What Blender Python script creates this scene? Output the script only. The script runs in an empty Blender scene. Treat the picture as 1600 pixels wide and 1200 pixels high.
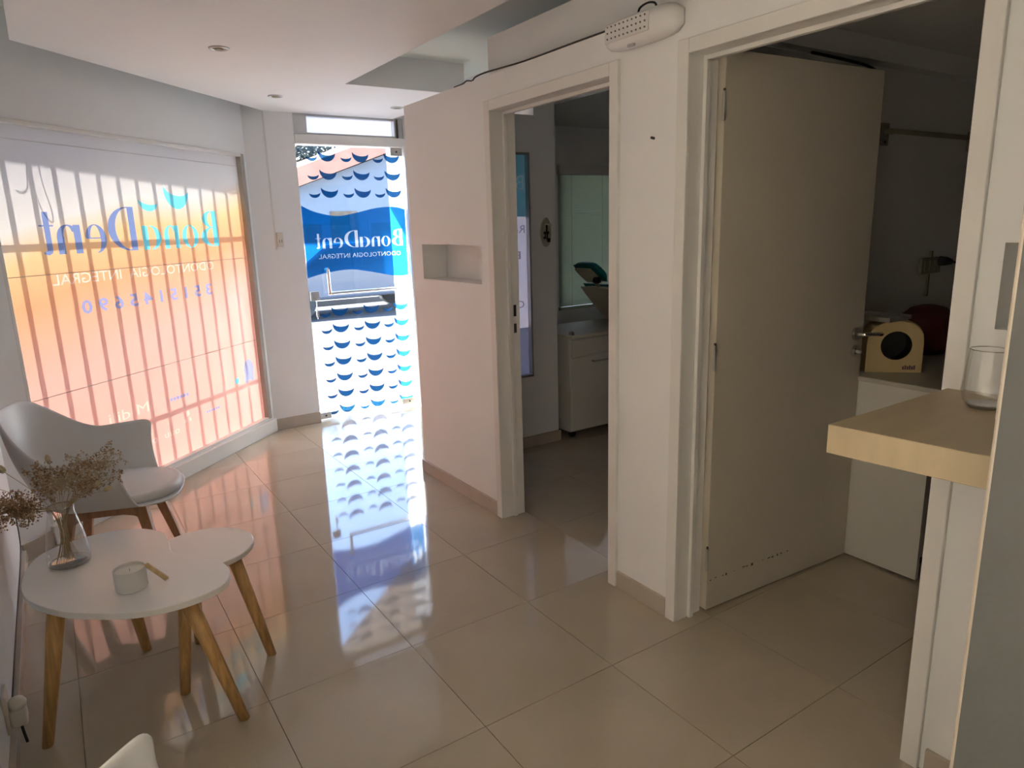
import bpy, bmesh, math, random
from mathutils import Vector, Matrix
from mathutils.geometry import delaunay_2d_cdt

# ------------------------------------------------------------------ camera
scn = bpy.context.scene
C = scn.collection
FPX, YAW, PITCH, ROLL, H = 1080.27, 0.58185, 0.22518, -0.02917, 1.447
def cam_axes():
    f = Vector((math.sin(YAW)*math.cos(PITCH), math.cos(YAW)*math.cos(PITCH), -math.sin(PITCH)))
    r = Vector((math.cos(YAW), -math.sin(YAW), 0)); u = r.cross(f)
    c, s = math.cos(ROLL), math.sin(ROLL)
    return c*r + s*u, -s*r + c*u, f
CR, CU, CF = cam_axes()
cam_data = bpy.data.cameras.new('camera'); cam = bpy.data.objects.new('camera', cam_data); C.objects.link(cam)
cam_data.sensor_fit = 'HORIZONTAL'; cam_data.sensor_width = 36.0; cam_data.lens = 36.0*FPX/1600.0
cam_data.clip_start = 0.02; cam_data.clip_end = 300
M = Matrix((CR, CU, -CF)).transposed().to_4x4(); M.translation = Vector((0, 0, H)); cam.matrix_world = M
scn.camera = cam
def ray(x, y): return CF*FPX + CR*(x-800) - CU*(y-600)
def on_z(x, y, z): d = ray(x, y); return Vector((0, 0, H)) + d*((z-H)/d.z)
def on_y(x, y, Y): d = ray(x, y); return Vector((0, 0, H)) + d*(Y/d.y)

# ------------------------------------------------------------------ light
SUN_EL, SUN_H = math.radians(48), Vector((-0.902, 0.431, 0)).normalized()
sun_dir = SUN_H*math.cos(SUN_EL) + Vector((0, 0, math.sin(SUN_EL)))
sd = bpy.data.lights.new('sun', 'SUN'); sd.energy = 40.0; sd.angle = math.radians(0.8); sd.color = (1.0, 0.93, 0.84)
so = bpy.data.objects.new('sun', sd); C.objects.link(so)
so.rotation_euler = sun_dir.to_track_quat('Z', 'Y').to_euler(); so.location = (-6, 9, 12)
world = bpy.data.worlds.new('world'); scn.world = world; world.use_nodes = True
wn = world.node_tree.nodes; wl = world.node_tree.links
sky = wn.new('ShaderNodeTexSky'); sky.sky_type = 'NISHITA'; sky.sun_disc = False
sky.sun_elevation = SUN_EL; sky.sun_rotation = math.atan2(SUN_H.x, SUN_H.y)
wn['Background'].inputs['Strength'].default_value = 0.78
wl.new(sky.outputs[0], wn['Background'].inputs['Color'])
scn.view_settings.view_transform = 'Standard'; scn.view_settings.look = 'None'
scn.view_settings.gamma = 1.0; scn.view_settings.use_curve_mapping = False
scn.view_settings.exposure = 1.38

# ------------------------------------------------------------------ materials
MAT = {}
def _new(name):
    m = bpy.data.materials.new(name); m.use_nodes = True; MAT[name] = m
    nt = m.node_tree; nt.nodes.clear()
    return m, nt, nt.nodes.new('ShaderNodeOutputMaterial')
def mat(name, col, rough=0.5, metal=0.0, var=0.04, scale=6.0, bump=0.0, bscale=80.0, ior=1.5, trans=0.0, coat=0.0, stretch=None):
    m, nt, out = _new(name); N, L = nt.nodes, nt.links
    b = N.new('ShaderNodeBsdfPrincipled'); L.new(b.outputs[0], out.inputs[0])
    b.inputs['Roughness'].default_value = rough; b.inputs['Metallic'].default_value = metal
    b.inputs['IOR'].default_value = ior; b.inputs['Transmission Weight'].default_value = trans
    b.inputs['Coat Weight'].default_value = coat
    tc = N.new('ShaderNodeTexCoord'); src = tc.outputs['Object']
    if stretch:
        mp = N.new('ShaderNodeMapping'); mp.inputs['Scale'].default_value = stretch; L.new(src, mp.inputs[0]); src = mp.outputs[0]
    nz = N.new('ShaderNodeTexNoise'); nz.inputs['Scale'].default_value = scale; nz.inputs['Detail'].default_value = 4; L.new(src, nz.inputs['Vector'])
    rp = N.new('ShaderNodeValToRGB'); e = rp.color_ramp.elements
    e[0].position = 0.3; e[1].position = 0.7
    e[0].color = (*[max(0, c*(1-var)) for c in col], 1); e[1].color = (*[min(1, c*(1+var)) for c in col], 1)
    L.new(nz.outputs['Fac'], rp.inputs[0]); L.new(rp.outputs[0], b.inputs['Base Color'])
    if bump:
        n2 = N.new('ShaderNodeTexNoise'); n2.inputs['Scale'].default_value = bscale; L.new(src, n2.inputs['Vector'])
        bp = N.new('ShaderNodeBump'); bp.inputs['Strength'].default_value = bump; bp.inputs['Distance'].default_value = 0.01
        L.new(n2.outputs['Fac'], bp.inputs['Height']); L.new(bp.outputs[0], b.inputs['Normal'])
    return m
def film_mat(name, col=None, ramp=None, transl=0.6, gloss=0.03, axis=None):
    """vinyl film: diffusing sheet, part of the light scattered back, part scattered through"""
    m, nt, out = _new(name); N, L = nt.nodes, nt.links
    tr = N.new('ShaderNodeBsdfTranslucent'); df = N.new('ShaderNodeBsdfDiffuse'); gl = N.new('ShaderNodeBsdfGlossy')
    gl.inputs['Roughness'].default_value = 0.12
    a = N.new('ShaderNodeMixShader'); a.inputs[0].default_value = transl
    b = N.new('ShaderNodeMixShader'); b.inputs[0].default_value = gloss
    L.new(df.outputs[0], a.inputs[1]); L.new(tr.outputs[0], a.inputs[2]); L.new(a.outputs[0], b.inputs[1]); L.new(gl.outputs[0], b.inputs[2]); L.new(b.outputs[0], out.inputs[0])
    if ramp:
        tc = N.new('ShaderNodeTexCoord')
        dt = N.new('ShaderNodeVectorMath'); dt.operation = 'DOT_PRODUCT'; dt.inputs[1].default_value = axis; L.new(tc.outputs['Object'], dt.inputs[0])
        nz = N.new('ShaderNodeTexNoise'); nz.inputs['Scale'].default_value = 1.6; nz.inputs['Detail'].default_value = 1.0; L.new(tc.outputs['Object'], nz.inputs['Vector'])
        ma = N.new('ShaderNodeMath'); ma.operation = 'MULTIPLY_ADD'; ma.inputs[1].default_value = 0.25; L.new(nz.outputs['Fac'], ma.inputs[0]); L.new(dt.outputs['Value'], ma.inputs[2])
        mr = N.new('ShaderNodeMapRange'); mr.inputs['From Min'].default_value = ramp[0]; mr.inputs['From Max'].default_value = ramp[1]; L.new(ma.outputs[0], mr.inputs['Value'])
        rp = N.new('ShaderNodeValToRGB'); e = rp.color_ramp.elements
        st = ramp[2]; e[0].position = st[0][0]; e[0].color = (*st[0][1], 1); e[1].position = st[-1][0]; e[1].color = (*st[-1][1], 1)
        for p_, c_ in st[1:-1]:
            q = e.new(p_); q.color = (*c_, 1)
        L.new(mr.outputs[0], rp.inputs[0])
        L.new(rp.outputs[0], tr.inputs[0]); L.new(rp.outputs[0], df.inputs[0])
    else:
        tr.inputs[0].default_value = (*col, 1); df.inputs[0].default_value = (*col, 1)
    return m
def pane_mat(name, tint, refl_ior=1.5, haze=0.0, hazecol=(1, 1, 1), rough=0.0, power=5.0):
    m, nt, out = _new(name); N, L = nt.nodes, nt.links
    t = N.new('ShaderNodeBsdfTransparent'); t.inputs[0].default_value = (*tint, 1)
    g = N.new('ShaderNodeBsdfGlossy'); g.inputs['Roughness'].default_value = rough
    lw = N.new('ShaderNodeLayerWeight'); lw.inputs['Blend'].default_value = 0.5      # Schlick curve, the same from both sides of a thin sheet
    pw = N.new('ShaderNodeMath'); pw.operation = 'POWER'; pw.inputs[1].default_value = power; L.new(lw.outputs['Facing'], pw.inputs[0])
    r0 = ((refl_ior-1)/(refl_ior+1))**2
    f = N.new('ShaderNodeMath'); f.operation = 'MULTIPLY_ADD'; f.inputs[1].default_value = 1-r0; f.inputs[2].default_value = r0; L.new(pw.outputs[0], f.inputs[0])
    mx = N.new('ShaderNodeMixShader'); L.new(f.outputs[0], mx.inputs[0]); L.new(g.outputs[0], mx.inputs[2])
    if haze:
        tl = N.new('ShaderNodeBsdfTranslucent'); tl.inputs[0].default_value = (*hazecol, 1)
        m2 = N.new('ShaderNodeMixShader'); m2.inputs[0].default_value = haze
        L.new(t.outputs[0], m2.inputs[1]); L.new(tl.outputs[0], m2.inputs[2]); L.new(m2.outputs[0], mx.inputs[1])
    else: L.new(t.outputs[0], mx.inputs[1])
    L.new(mx.outputs[0], out.inputs[0])
    return m
mat('wall', (0.86, 0.86, 0.84), 0.6, var=0.02, scale=3, bump=0.06, bscale=60)
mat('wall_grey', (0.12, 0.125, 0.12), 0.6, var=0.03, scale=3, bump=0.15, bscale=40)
mat('ceiling', (0.88, 0.88, 0.86), 0.7, var=0.015, scale=2)
mat('ceiling_green', (0.70, 0.76, 0.69), 0.7, var=0.03, scale=1.5)
mat('tile', (0.48, 0.41, 0.305), 0.055, var=0.05, scale=3.0, ior=1.66)
mat('grout', (0.22, 0.19, 0.15), 0.8)
mat('base_tile', (0.50, 0.44, 0.36), 0.25, var=0.05, scale=8)
mat('paint', (0.78, 0.765, 0.72), 0.38, var=0.02, scale=4)
mat('leaf_paint', (0.56, 0.51, 0.41), 0.4, var=0.03, scale=2)
mat('alu', (0.55, 0.55, 0.53), 0.35, metal=0.7, var=0.03)
mat('frame_brown', (0.42, 0.38, 0.32), 0.5, var=0.06)
mat('chrome', (0.8, 0.8, 0.8), 0.1, metal=1.0, var=0.01)
mat('steel', (0.5, 0.49, 0.46), 0.35, metal=0.9, var=0.05)
mat('white_plastic', (0.80, 0.79, 0.77), 0.35, var=0.01)
mat('chair_shell', (0.78, 0.78, 0.77), 0.38, var=0.01)
mat('leatherette', (0.80, 0.79, 0.78), 0.45, var=0.02, bump=0.05, bscale=300)
mat('beech', (0.46, 0.25, 0.13), 0.45, var=0.22, scale=5, stretch=(14, 14, 0.9))
mat('pine', (0.62, 0.37, 0.14), 0.45, var=0.25, scale=5, stretch=(16, 16, 0.8))
mat('table_top', (0.88, 0.86, 0.83), 0.28, var=0.01, ior=1.6)
mat('ceramic', (0.74, 0.73, 0.70), 0.35, var=0.02)
mat('wax', (0.86, 0.82, 0.74), 0.5, var=0.02)
mat('wick', (0.25, 0.2, 0.15), 0.9)
mat('stick', (0.58, 0.42, 0.22), 0.7, var=0.25, scale=30)
mat('straw', (0.50, 0.38, 0.20), 0.8, var=0.2, scale=20)
mat('blossom', (0.40, 0.25, 0.14), 0.9, var=0.4, scale=40)
mat('blossom_pale', (0.55, 0.46, 0.33), 0.9, var=0.3, scale=40)
mat('bunny', (0.55, 0.47, 0.28), 0.95, var=0.2, scale=60, bump=0.5, bscale=200)
mat('black', (0.012, 0.012, 0.012), 0.5, var=0.05)
mat('dark', (0.05, 0.045, 0.04), 0.6, var=0.1)
mat('shelf', (0.46, 0.37, 0.235), 0.45, var=0.07, scale=4, stretch=(1, 6, 1))
mat('cream', (0.62, 0.48, 0.24), 0.4, var=0.05)
mat('maroon', (0.10, 0.018, 0.012), 0.5, var=0.2)
mat('purple', (0.12, 0.06, 0.10), 0.6)
mat('cabinet', (0.66, 0.64, 0.57), 0.4, var=0.02)
mat('counter', (0.50, 0.47, 0.40), 0.35, var=0.05)
mat('teal', (0.0, 0.17, 0.18), 0.35, var=0.1)
mat('ivory', (0.62, 0.58, 0.44), 0.4, var=0.03)
film_mat('blind', (0.55, 0.60, 0.48), transl=0.38)
mat('plaque', (0.45, 0.42, 0.33), 0.4, var=0.05)
mat('outlet', (0.70, 0.66, 0.57), 0.4, var=0.02)
mat('outlet_dark', (0.30, 0.28, 0.20), 0.5, var=0.05)
mat('bar_paint', (0.75, 0.74, 0.70), 0.5, var=0.03)
mat('ext_wall', (0.78, 0.77, 0.76), 0.7, var=0.03)
mat('pave', (0.075, 0.050, 0.049), 0.8, var=0.10, scale=4)
mat('road', (0.028, 0.030, 0.036), 0.9, var=0.1, scale=2)
mat('kerb', (0.08, 0.08, 0.085), 0.9, var=0.05)
mat('roof_tile', (0.40, 0.17, 0.11), 0.7, var=0.12, scale=3)
mat('house', (0.15, 0.17, 0.21), 0.7, var=0.05)
mat('house2', (0.18, 0.20, 0.24), 0.7, var=0.05)
mat('foliage', (0.014, 0.026, 0.022), 0.6, var=0.5, scale=2)
mat('bark', (0.14, 0.10, 0.07), 0.9, var=0.2)
mat('car_paint', (0.10, 0.11, 0.14), 0.2, var=0.02, coat=0.5)
mat('car_glass', (0.05, 0.06, 0.08), 0.05, var=0.0)
mat('tyre', (0.03, 0.03, 0.03), 0.8)
mat('glass_clear', (1, 1, 1), 0.0, var=0.0, trans=1.0, ior=1.45)
mat('led', (0.15, 0.14, 0.12), 0.3)
mat('lens', (0.75, 0.74, 0.72), 0.15, var=0.0)
pane_mat('door_glass', (0.93, 0.96, 0.98), 1.45)
pane_mat('thin_glass', (0.955, 0.96, 0.955), 1.6, power=2.6)
pane_mat('glass_edge', (0.80, 0.81, 0.80), 2.6, power=2.0)
pane_mat('lens_cover', (0.95, 0.95, 0.95), 1.5)
pane_mat('frosted', (0.25, 0.26, 0.28), 1.45, haze=0.8, hazecol=(0.75, 0.75, 0.80))
pane_mat('vinyl_blue', (0.009, 0.155, 0.40), 1.45, haze=0.35, hazecol=(0.002, 0.06, 0.19))
pane_mat('vinyl_smile', (0.01, 0.07, 0.18), 1.45, haze=0.35, hazecol=(0.003, 0.04, 0.12))
pane_mat('vinyl_white', (0.75, 0.8, 0.9), 1.45, haze=0.6, hazecol=(0.25, 0.25, 0.27))
ta, wt, wnrm = Vector((0.347, 4.308, 0)), Vector((0.733, 0.680, 0)).normalized(), Vector((-0.680, 0.733, 0)).normalized()
def WP(s, d, z): p = ta + wt*s + wnrm*d; return Vector((p.x, p.y, z))
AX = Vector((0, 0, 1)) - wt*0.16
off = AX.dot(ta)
film_mat('film', ramp=(0.25+off, 2.05+off, [(0.0, (0.92, 0.50, 0.43)), (0.42, (0.92, 0.51, 0.43)), (0.60, (0.94, 0.46, 0.25)), (0.72, (0.94, 0.62, 0.33)), (0.82, (0.76, 0.75, 0.74)), (1.0, (0.58, 0.58, 0.62))]), transl=0.036, axis=AX)  # ramp paints in the sun glow as coral and the shaded top as grey-white
film_mat('ink_blue', (0.20, 0.28, 0.56), transl=0.042)
film_mat('ink_cyan', (0.18, 0.70, 0.84), transl=0.042)
film_mat('ink_pale', (0.95, 0.68, 0.58), transl=0.046)
film_mat('ink_lilac', (0.34, 0.37, 0.66), transl=0.042)
film_mat('fill_film', (0.93, 0.89, 0.82), transl=0.28)  # sheet of the added side window, tuned as fill light
film_mat('film_white', (0.84, 0.82, 0.86), transl=0.7)
film_mat('film_teal', (0.26, 0.44, 0.50), transl=0.65)
film_mat('film_grey', (0.44, 0.45, 0.53), transl=0.65)
film_mat('film_ink', (0.42, 0.38, 0.46), transl=0.4)

# ------------------------------------------------------------------ helpers
def obj(name, bm, m, parent=None, smooth=False, bevel=0.0, solid=0.0, subsurf=0):
    if isinstance(bm, bmesh.types.BMesh):
        me = bpy.data.meshes.new(name); bm.to_mesh(me); bm.free()
    else: me = bm
    if m and not me.materials: me.materials.append(MAT[m])
    if smooth:
        for p in me.polygons: p.use_smooth = True
    o = bpy.data.objects.new(name, me); C.objects.link(o)
    if parent: o.parent = parent
    if solid:
        md = o.modifiers.new('solid', 'SOLIDIFY'); md.thickness = solid; md.offset = 0
    if subsurf:
        md = o.modifiers.new('sub', 'SUBSURF'); md.levels = subsurf; md.render_levels = subsurf
    if bevel:
        md = o.modifiers.new('bevel', 'BEVEL'); md.width = bevel; md.segments = 2; md.limit_method = 'ANGLE'
    return o
def tag(o, label, cat, group=None):
    o['label'] = label; o['category'] = cat
    if group: o['group'] = group
    return o
def thing(name, label, cat, loc=(0, 0, 0), rz=0.0, group=None):
    o = bpy.data.objects.new(name, None); C.objects.link(o); o.empty_display_size = 0.05
    o.location = loc; o.rotation_euler = (0, 0, rz)
    return tag(o, label, cat, group)
def struct(o, label=None, cat=None):
    o['kind'] = 'structure'
    if label: o['label'] = label
    if cat: o['category'] = cat
    return o
def sthing(name, label, cat):
    o = bpy.data.objects.new(name, None); C.objects.link(o); o.empty_display_size = 0.05
    return struct(o, label, cat)
def copy_tree(o, parent=None):
    c = o.copy(); C.objects.link(c); c.parent = parent
    for ch in list(o.children): copy_tree(ch, c)
    return c
def box(bm, x0, x1, y0, y1, z0, z1, f=None):
    v = [bm.verts.new(f(Vector((x, y, z))) if f else (x, y, z)) for x in (x0, x1) for y in (y0, y1) for z in (z0, z1)]
    for q in ((0, 1, 3, 2), (4, 6, 7, 5), (0, 4, 5, 1), (2, 3, 7, 6), (0, 2, 6, 4), (1, 5, 7, 3)): bm.faces.new([v[i] for i in q])
    bmesh.ops.recalc_face_normals(bm, faces=bm.faces[:])
    return bm
def B(*a, f=None): return box(bmesh.new(), *a, f=f)
def boxes(*lst, f=None):
    bm = bmesh.new()
    for b in lst: box(bm, *b, f=f)
    return bm
def prism(poly, z0, z1, bm=None, f=None):
    bm = bm or bmesh.new(); f = f or (lambda p: p)
    lo = [bm.verts.new(f(Vector((x, y, z0)))) for x, y in poly]; hi = [bm.verts.new(f(Vector((x, y, z1)))) for x, y in poly]
    n = len(poly); bm.faces.new(lo[::-1]); bm.faces.new(hi)
    for i in range(n): bm.faces.new((lo[i], lo[(i+1) % n], hi[(i+1) % n], hi[i]))
    bmesh.ops.recalc_face_normals(bm, faces=bm.faces[:])
    return bm
def tube(pts, r, seg=8, bm=None, cap=True):
    bm = bm or bmesh.new(); pts = [Vector(p) for p in pts]; rs = r if isinstance(r, (list, tuple)) else [r]*len(pts)
    rings = []; up = None
    for i, p in enumerate(pts):
        d = (pts[min(i+1, len(pts)-1)] - pts[max(i-1, 0)]).normalized()
        if up is None: up = Vector((0, 0, 1)) if abs(d.z) < 0.9 else Vector((1, 0, 0))
        a = d.cross(up).normalized(); b = a.cross(d).normalized(); up = b
        rings.append([bm.verts.new(p + (a*math.cos(2*math.pi*k/seg) + b*math.sin(2*math.pi*k/seg))*rs[i]) for k in range(seg)])
    for i in range(len(rings)-1):
        for k in range(seg): bm.faces.new((rings[i][k], rings[i][(k+1) % seg], rings[i+1][(k+1) % seg], rings[i+1][k]))
    if cap: bm.faces.new(rings[0][::-1]); bm.faces.new(rings[-1])
    return bm
def lathe(prof, seg=32, bm=None, c=(0, 0, 0), close=False):
    bm = bm or bmesh.new(); rings = []
    for r, z in prof:
        if r < 1e-6: rings.append([bm.verts.new((c[0], c[1], c[2]+z))])
        else: rings.append([bm.verts.new((c[0]+r*math.cos(2*math.pi*k/seg), c[1]+r*math.sin(2*math.pi*k/seg), c[2]+z)) for k in range(seg)])
    def link(A, Bq):
        for k in range(seg):
            q = [A[k % len(A)], A[(k+1) % len(A)], Bq[(k+1) % len(Bq)], Bq[k % len(Bq)]]
            u = []
            for w in q:
                if w not in u: u.append(w)
            if len(u) > 2: bm.faces.new(u)
    for i in range(len(rings)-1): link(rings[i], rings[i+1])
    if close: link(rings[-1], rings[0])
    bmesh.ops.recalc_face_normals(bm, faces=bm.faces[:])
    return bm
def bez(p0, p1, p2, n=10):
    p0, p1, p2 = Vector(p0), Vector(p1), Vector(p2)
    return [p0*(1-t)**2 + p1*2*t*(1-t) + p2*t*t for t in [i/n for i in range(n+1)]]
def smooth(pts, n=4, closed=False):
    P = [Vector(p) for p in pts]; out = []; m = len(P)
    for i in range(m if closed else m-1):
        g = lambda k: P[k % m] if closed else P[max(0, min(m-1, k))]
        a, b, c, d = g(i-1), g(i), g(i+1), g(i+2)
        for j in range(n):
            t = j/n
            out.append(0.5*((2*b) + (c-a)*t + (2*a-5*b+4*c-d)*t*t + (3*b-a-3*c+d)*t**3))
    if not closed: out.append(P[-1])
    return out
def ell(cx, cy, rx, ry, a0, a1, n=16): return [(cx+rx*math.cos(math.radians(a0+(a1-a0)*i/n)), cy+ry*math.sin(math.radians(a0+(a1-a0)*i/n))) for i in range(n+1)]
def crescent(cx, cy, rx, ry, thick, side, hair=0.02, n=14):
    """a bowl stroke, heavy in the middle and hairline at its ends; side -1 left, 1 right"""
    o = ell(cx, cy, rx, ry, -90, 90, n); i = ell(cx, cy, max(rx-thick, 0.01), ry-hair, 90, -90, n)
    return [(cx+side*(x-cx), y) for x, y in o+i]
def smile(w, h, tilt=0.0):
    o = ell(0, 0, w/2, h, 180, 360, 12); i = ell(0, 0.10*h, w/2*0.98, h*0.42, 360, 180, 12)
    tip = [(-w/2-0.05*w, 0.12*h), (-w/2+0.02*w, 0.0)]
    c, s = math.cos(tilt), math.sin(tilt)
    return [(x*c-y*s, x*s+y*c) for x, y in o+i[1:-1]]
def glyph(ch):
    R = lambda a, b, c, d: [(a, c), (b, c), (b, d), (a, d)]
    st = 0.15
    if ch == 'B': return [R(0.05, 0.05+st, 0, 1), crescent(0.2, 0.76, 0.28, 0.24, 0.15, 1), crescent(0.2, 0.27, 0.36, 0.27, 0.17, 1)], 0.62
    if ch == 'o': return [crescent(0.28, 0.3, 0.26, 0.31, 0.14, -1), crescent(0.28, 0.3, 0.26, 0.31, 0.14, 1)], 0.58
    if ch == 'n': return [R(0.04, 0.04+st, 0, 0.6), R(0.40, 0.40+st, 0, 0.36), [(0.19, 0.45)]+ell(0.31, 0.34, 0.24, 0.27, 150, 0, 8)+ell(0.31, 0.34, 0.10, 0.24, 0, 150, 8)], 0.58
    if ch == 'a': return [crescent(0.34, 0.3, 0.30, 0.31, 0.15, -1), R(0.40, 0.40+st, 0, 0.6)], 0.60
    if ch == 'D': return [R(0.05, 0.05+st, 0, 1), crescent(0.2, 0.5, 0.50, 0.5, 0.17, 1, 0.025)], 0.78
    if ch == 'e': return [crescent(0.30, 0.3, 0.27, 0.31, 0.15, -1), R(0.10, 0.53, 0.30, 0.325), [(0.30, 0.61)]+ell(0.30, 0.32, 0.25, 0.29, 90, 0, 8)+ell(0.30, 0.32, 0.13, 0.27, 0, 90, 8)], 0.58
    if ch == 't': return [R(0.10, 0.10+st, 0.08, 0.86), R(0.0, 0.38, 0.57, 0.60), [(0.10, 0.09), (0.25, 0.09), (0.34, 0.05), (0.34, 0.02), (0.22, -0.01), (0.12, 0.03)]], 0.40
def text_polys(txt, size, bold=0.0):
    cu = bpy.data.curves.new('txt', 'FONT'); cu.body = txt; cu.size = size; cu.resolution_u = 2; cu.offset = bold
    o = bpy.data.objects.new('txt', cu); C.objects.link(o)
    dg = bpy.context.evaluated_depsgraph_get(); me = bpy.data.meshes.new_from_object(o.evaluated_get(dg))
    V = [v.co.copy() for v in me.vertices]; F = [[(V[i].x, V[i].y) for i in p.vertices] for p in me.polygons]
    bpy.data.objects.remove(o); bpy.data.curves.remove(cu); bpy.data.meshes.remove(me)
    return F
def fit_text(txt, x0, x1, z0, size, bold=0.0):
    F = text_polys(txt, size, bold); xs = [p[0] for f in F for p in f]; a, b = min(xs), max(xs)
    return [[(x0 + (p[0]-a)/(b-a)*(x1-x0), z0+p[1]) for p in f] for f in F]
def flat(polys, f3, bm=None):
    bm = bm or bmesh.new()
    for pl in polys:
        try: bm.faces.new([bm.verts.new(f3(*p)) for p in pl])
        except ValueError: pass
    bmesh.ops.triangulate(bm, faces=[f for f in bm.faces if len(f.verts) > 4])
    return bm

# ================================================================== THE ROOM
ZT, ZS, ZU = 2.097, 2.265, 2.445          # partition top, dropped ceiling, upper ceiling
# floor of half-metre porcelain tiles
fl = struct(obj('floor', prism([(-0.42, -2.1), (5.1, -2.1), (5.1, 5.35), (1.30, 5.35), (-0.42, 3.78)], -0.06, -0.004), 'grout'), 'glossy beige porcelain tiled floor', 'floor')
TS, TX0, TY0 = 0.4985, 0.386, 1.043
tb = B(0.0011, TS-0.0011, 0.0011, TS-0.0011, -0.004, 0.0)
tile_me = bpy.data.meshes.new('tile'); tb.to_mesh(tile_me); tb.free(); tile_me.materials.append(MAT['tile'])
for i in range(-2, 10):
    for j in range(-7, 9):
        x, y = TX0+i*TS, TY0+j*TS
        if x > 5.0 or x+TS < -0.3 or y > 5.2: continue
        if (Vector((x+TS, y, 0))-ta).dot(wnrm) > 0.05: continue
        o = bpy.data.objects.new('tile', tile_me); C.objects.link(o); o.location = (x, y, 0); o.parent = fl

LY0, LY1, LZ0, LZ1 = -1.20, 1.10, 0.40, 2.10  # opening for the added fill window
struct(obj('wall_left', boxes((-0.42, -0.285, LY1, 3.745, 0, 2.75), (-0.42, -0.285, -2.1, LY0, 0, 2.75), (-0.42, -0.285, LY0, LY1, 0, LZ0), (-0.42, -0.285, LY0, LY1, LZ1, 2.75)), 'wall'), 'white plastered wall behind the white armchairs', 'wall')
struct(obj('wall_back', boxes((-0.42, 5.1, -2.1, -2.0, 0, 2.75)), 'wall'), 'white plastered wall closing the room', 'wall')
# diagonal street wall with the window opening
S0, S1, Z0, Z1 = -0.675, 1.17, 0.12, 1.955
wf = lambda v: WP(v.x, v.y, v.z)
ww = boxes((-0.87, S0-0.02, 0, 0.13, 0, 2.75), (S1+0.04, 1.27, 0, 0.13, 0, 2.75), (S0-0.02, S1+0.04, 0, 0.13, Z1+0.02, 2.75), (S0-0.02, S1+0.04, 0, 0.13, 0, Z0-0.015), f=wf)
struct(obj('wall_street', ww, 'wall'), 'white slanted wall framing the big street window', 'wall')
struct(obj('wall_entry', prism([(1.245, 5.145), (1.60, 5.15), (1.60, 5.50), (1.30, 5.50), (1.12, 5.27)], 0, 2.75), 'wall'), 'white wall pier between big window and glass door', 'wall')
struct(obj('wall_porch', boxes((2.45, 2.76, 5.15, 5.50, 0, 2.75)), 'ext_wall'), 'white sunlit porch wall outside the glass door', 'wall')
struct(obj('wall_lintel', boxes((1.60, 2.45, 5.15, 5.25, 2.275, 2.75), (1.60, 2.45, 5.15, 5.25, 2.06, 2.125)), 'wall'), 'white lintel above the glass door', 'wall')
struct(obj('wall_hall', boxes((2.60, 2.76, 3.63, 5.15, 0, ZU)), 'wall'), 'white wall along the entry hall', 'wall')
# long partition with two doorways and two niches
XP0, XP1 = 1.75, 1.87
D1a, D1b, D2a, D2b = 1.965, 2.765, 0.775, 1.60
NY0, NY1, NZ0, NZ1 = 2.90, 3.525, 1.172, 1.36
RY0, RY1, RZ0, RZ1 = 0.50, 0.684, 1.19, 1.38
pt = boxes((XP0, XP1, -2.0, RY0, 0, ZT), (XP0, XP1, RY0, RY1, 0, RZ0), (XP0, XP1, RY0, RY1, RZ1, ZT), (XP1-0.02, XP1, RY0, RY1, RZ0, RZ1), (XP0, XP1, RY1, D2a-0.015, 0, ZT),
           (XP0, XP1, D2a-0.015, D2b+0.015, 1.965, ZT), (XP0, XP1, D2b+0.015, D1a-0.015, 0, ZT), (XP0, XP1, D1a-0.015, D1b+0.015, 1.965, ZT),
           (XP0, XP1, D1b+0.015, NY0, 0, ZT), (XP0, XP1, NY0, NY1, 0, NZ0), (XP0, XP1, NY0, NY1, NZ1, ZT), (XP0+0.15, XP0+0.17, NY0-0.02, NY1+0.02, NZ0-0.02, NZ1+0.02), (XP1, XP0+0.15, NY0-0.02, NY0, NZ0-0.02, NZ1+0.02), (XP1, XP0+0.15, NY1, NY1+0.02, NZ0-0.02, NZ1+0.02), (XP1, XP0+0.15, NY0, NY1, NZ0-0.02, NZ0), (XP1, XP0+0.15, NY0, NY1, NZ1, NZ1+0.02), (XP0, XP1, NY1, 3.655, 0, ZT))
struct(obj('wall_right', pt, 'wall'), 'white partition wall with two doorways and a small niche', 'wall')
FX0, FX1, FZ0, FZ1 = 1.98, 2.56, 0.48, 1.88
struct(obj('wall_surgery', boxes((XP1, FX0, 3.63, 3.70, 0, ZT), (FX0, FX1, 3.63, 3.70, 0, FZ0), (FX0, FX1, 3.63, 3.70, FZ1, ZT), (FX1, 2.60, 3.63, 3.70, 0, ZT)), 'wall'), 'white wall of the surgery with a narrow framed panel', 'wall')
struct(obj('wall_north', boxes((2.76, 3.52, 4.60, 4.75, 0, ZU), (4.42, 5.1, 4.60, 4.75, 0, ZU), (3.52, 4.42, 4.60, 4.75, 0, 0.74), (3.52, 4.42, 4.60, 4.75, 1.90, ZU)), 'wall'), 'far surgery wall around the blind', 'wall')
struct(obj('wall_east', B(5.0, 5.1, -2.0, 4.6, 0, 2.75), 'wall'), 'white wall at the end of both side rooms', 'wall')
struct(obj('wall_between', boxes((XP1, 5.0, 1.86, 1.93, 0, ZT)), 'wall'), 'white wall between the two side rooms', 'wall')
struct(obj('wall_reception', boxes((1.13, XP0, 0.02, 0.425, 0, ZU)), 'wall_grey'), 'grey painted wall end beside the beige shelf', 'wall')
struct(obj('trim_1', tube([(1.133, 0.4225, 0), (1.133, 0.4225, ZU)], 0.004, 8), 'base_tile'), 'white corner bead on the grey wall end', 'trim')
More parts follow.
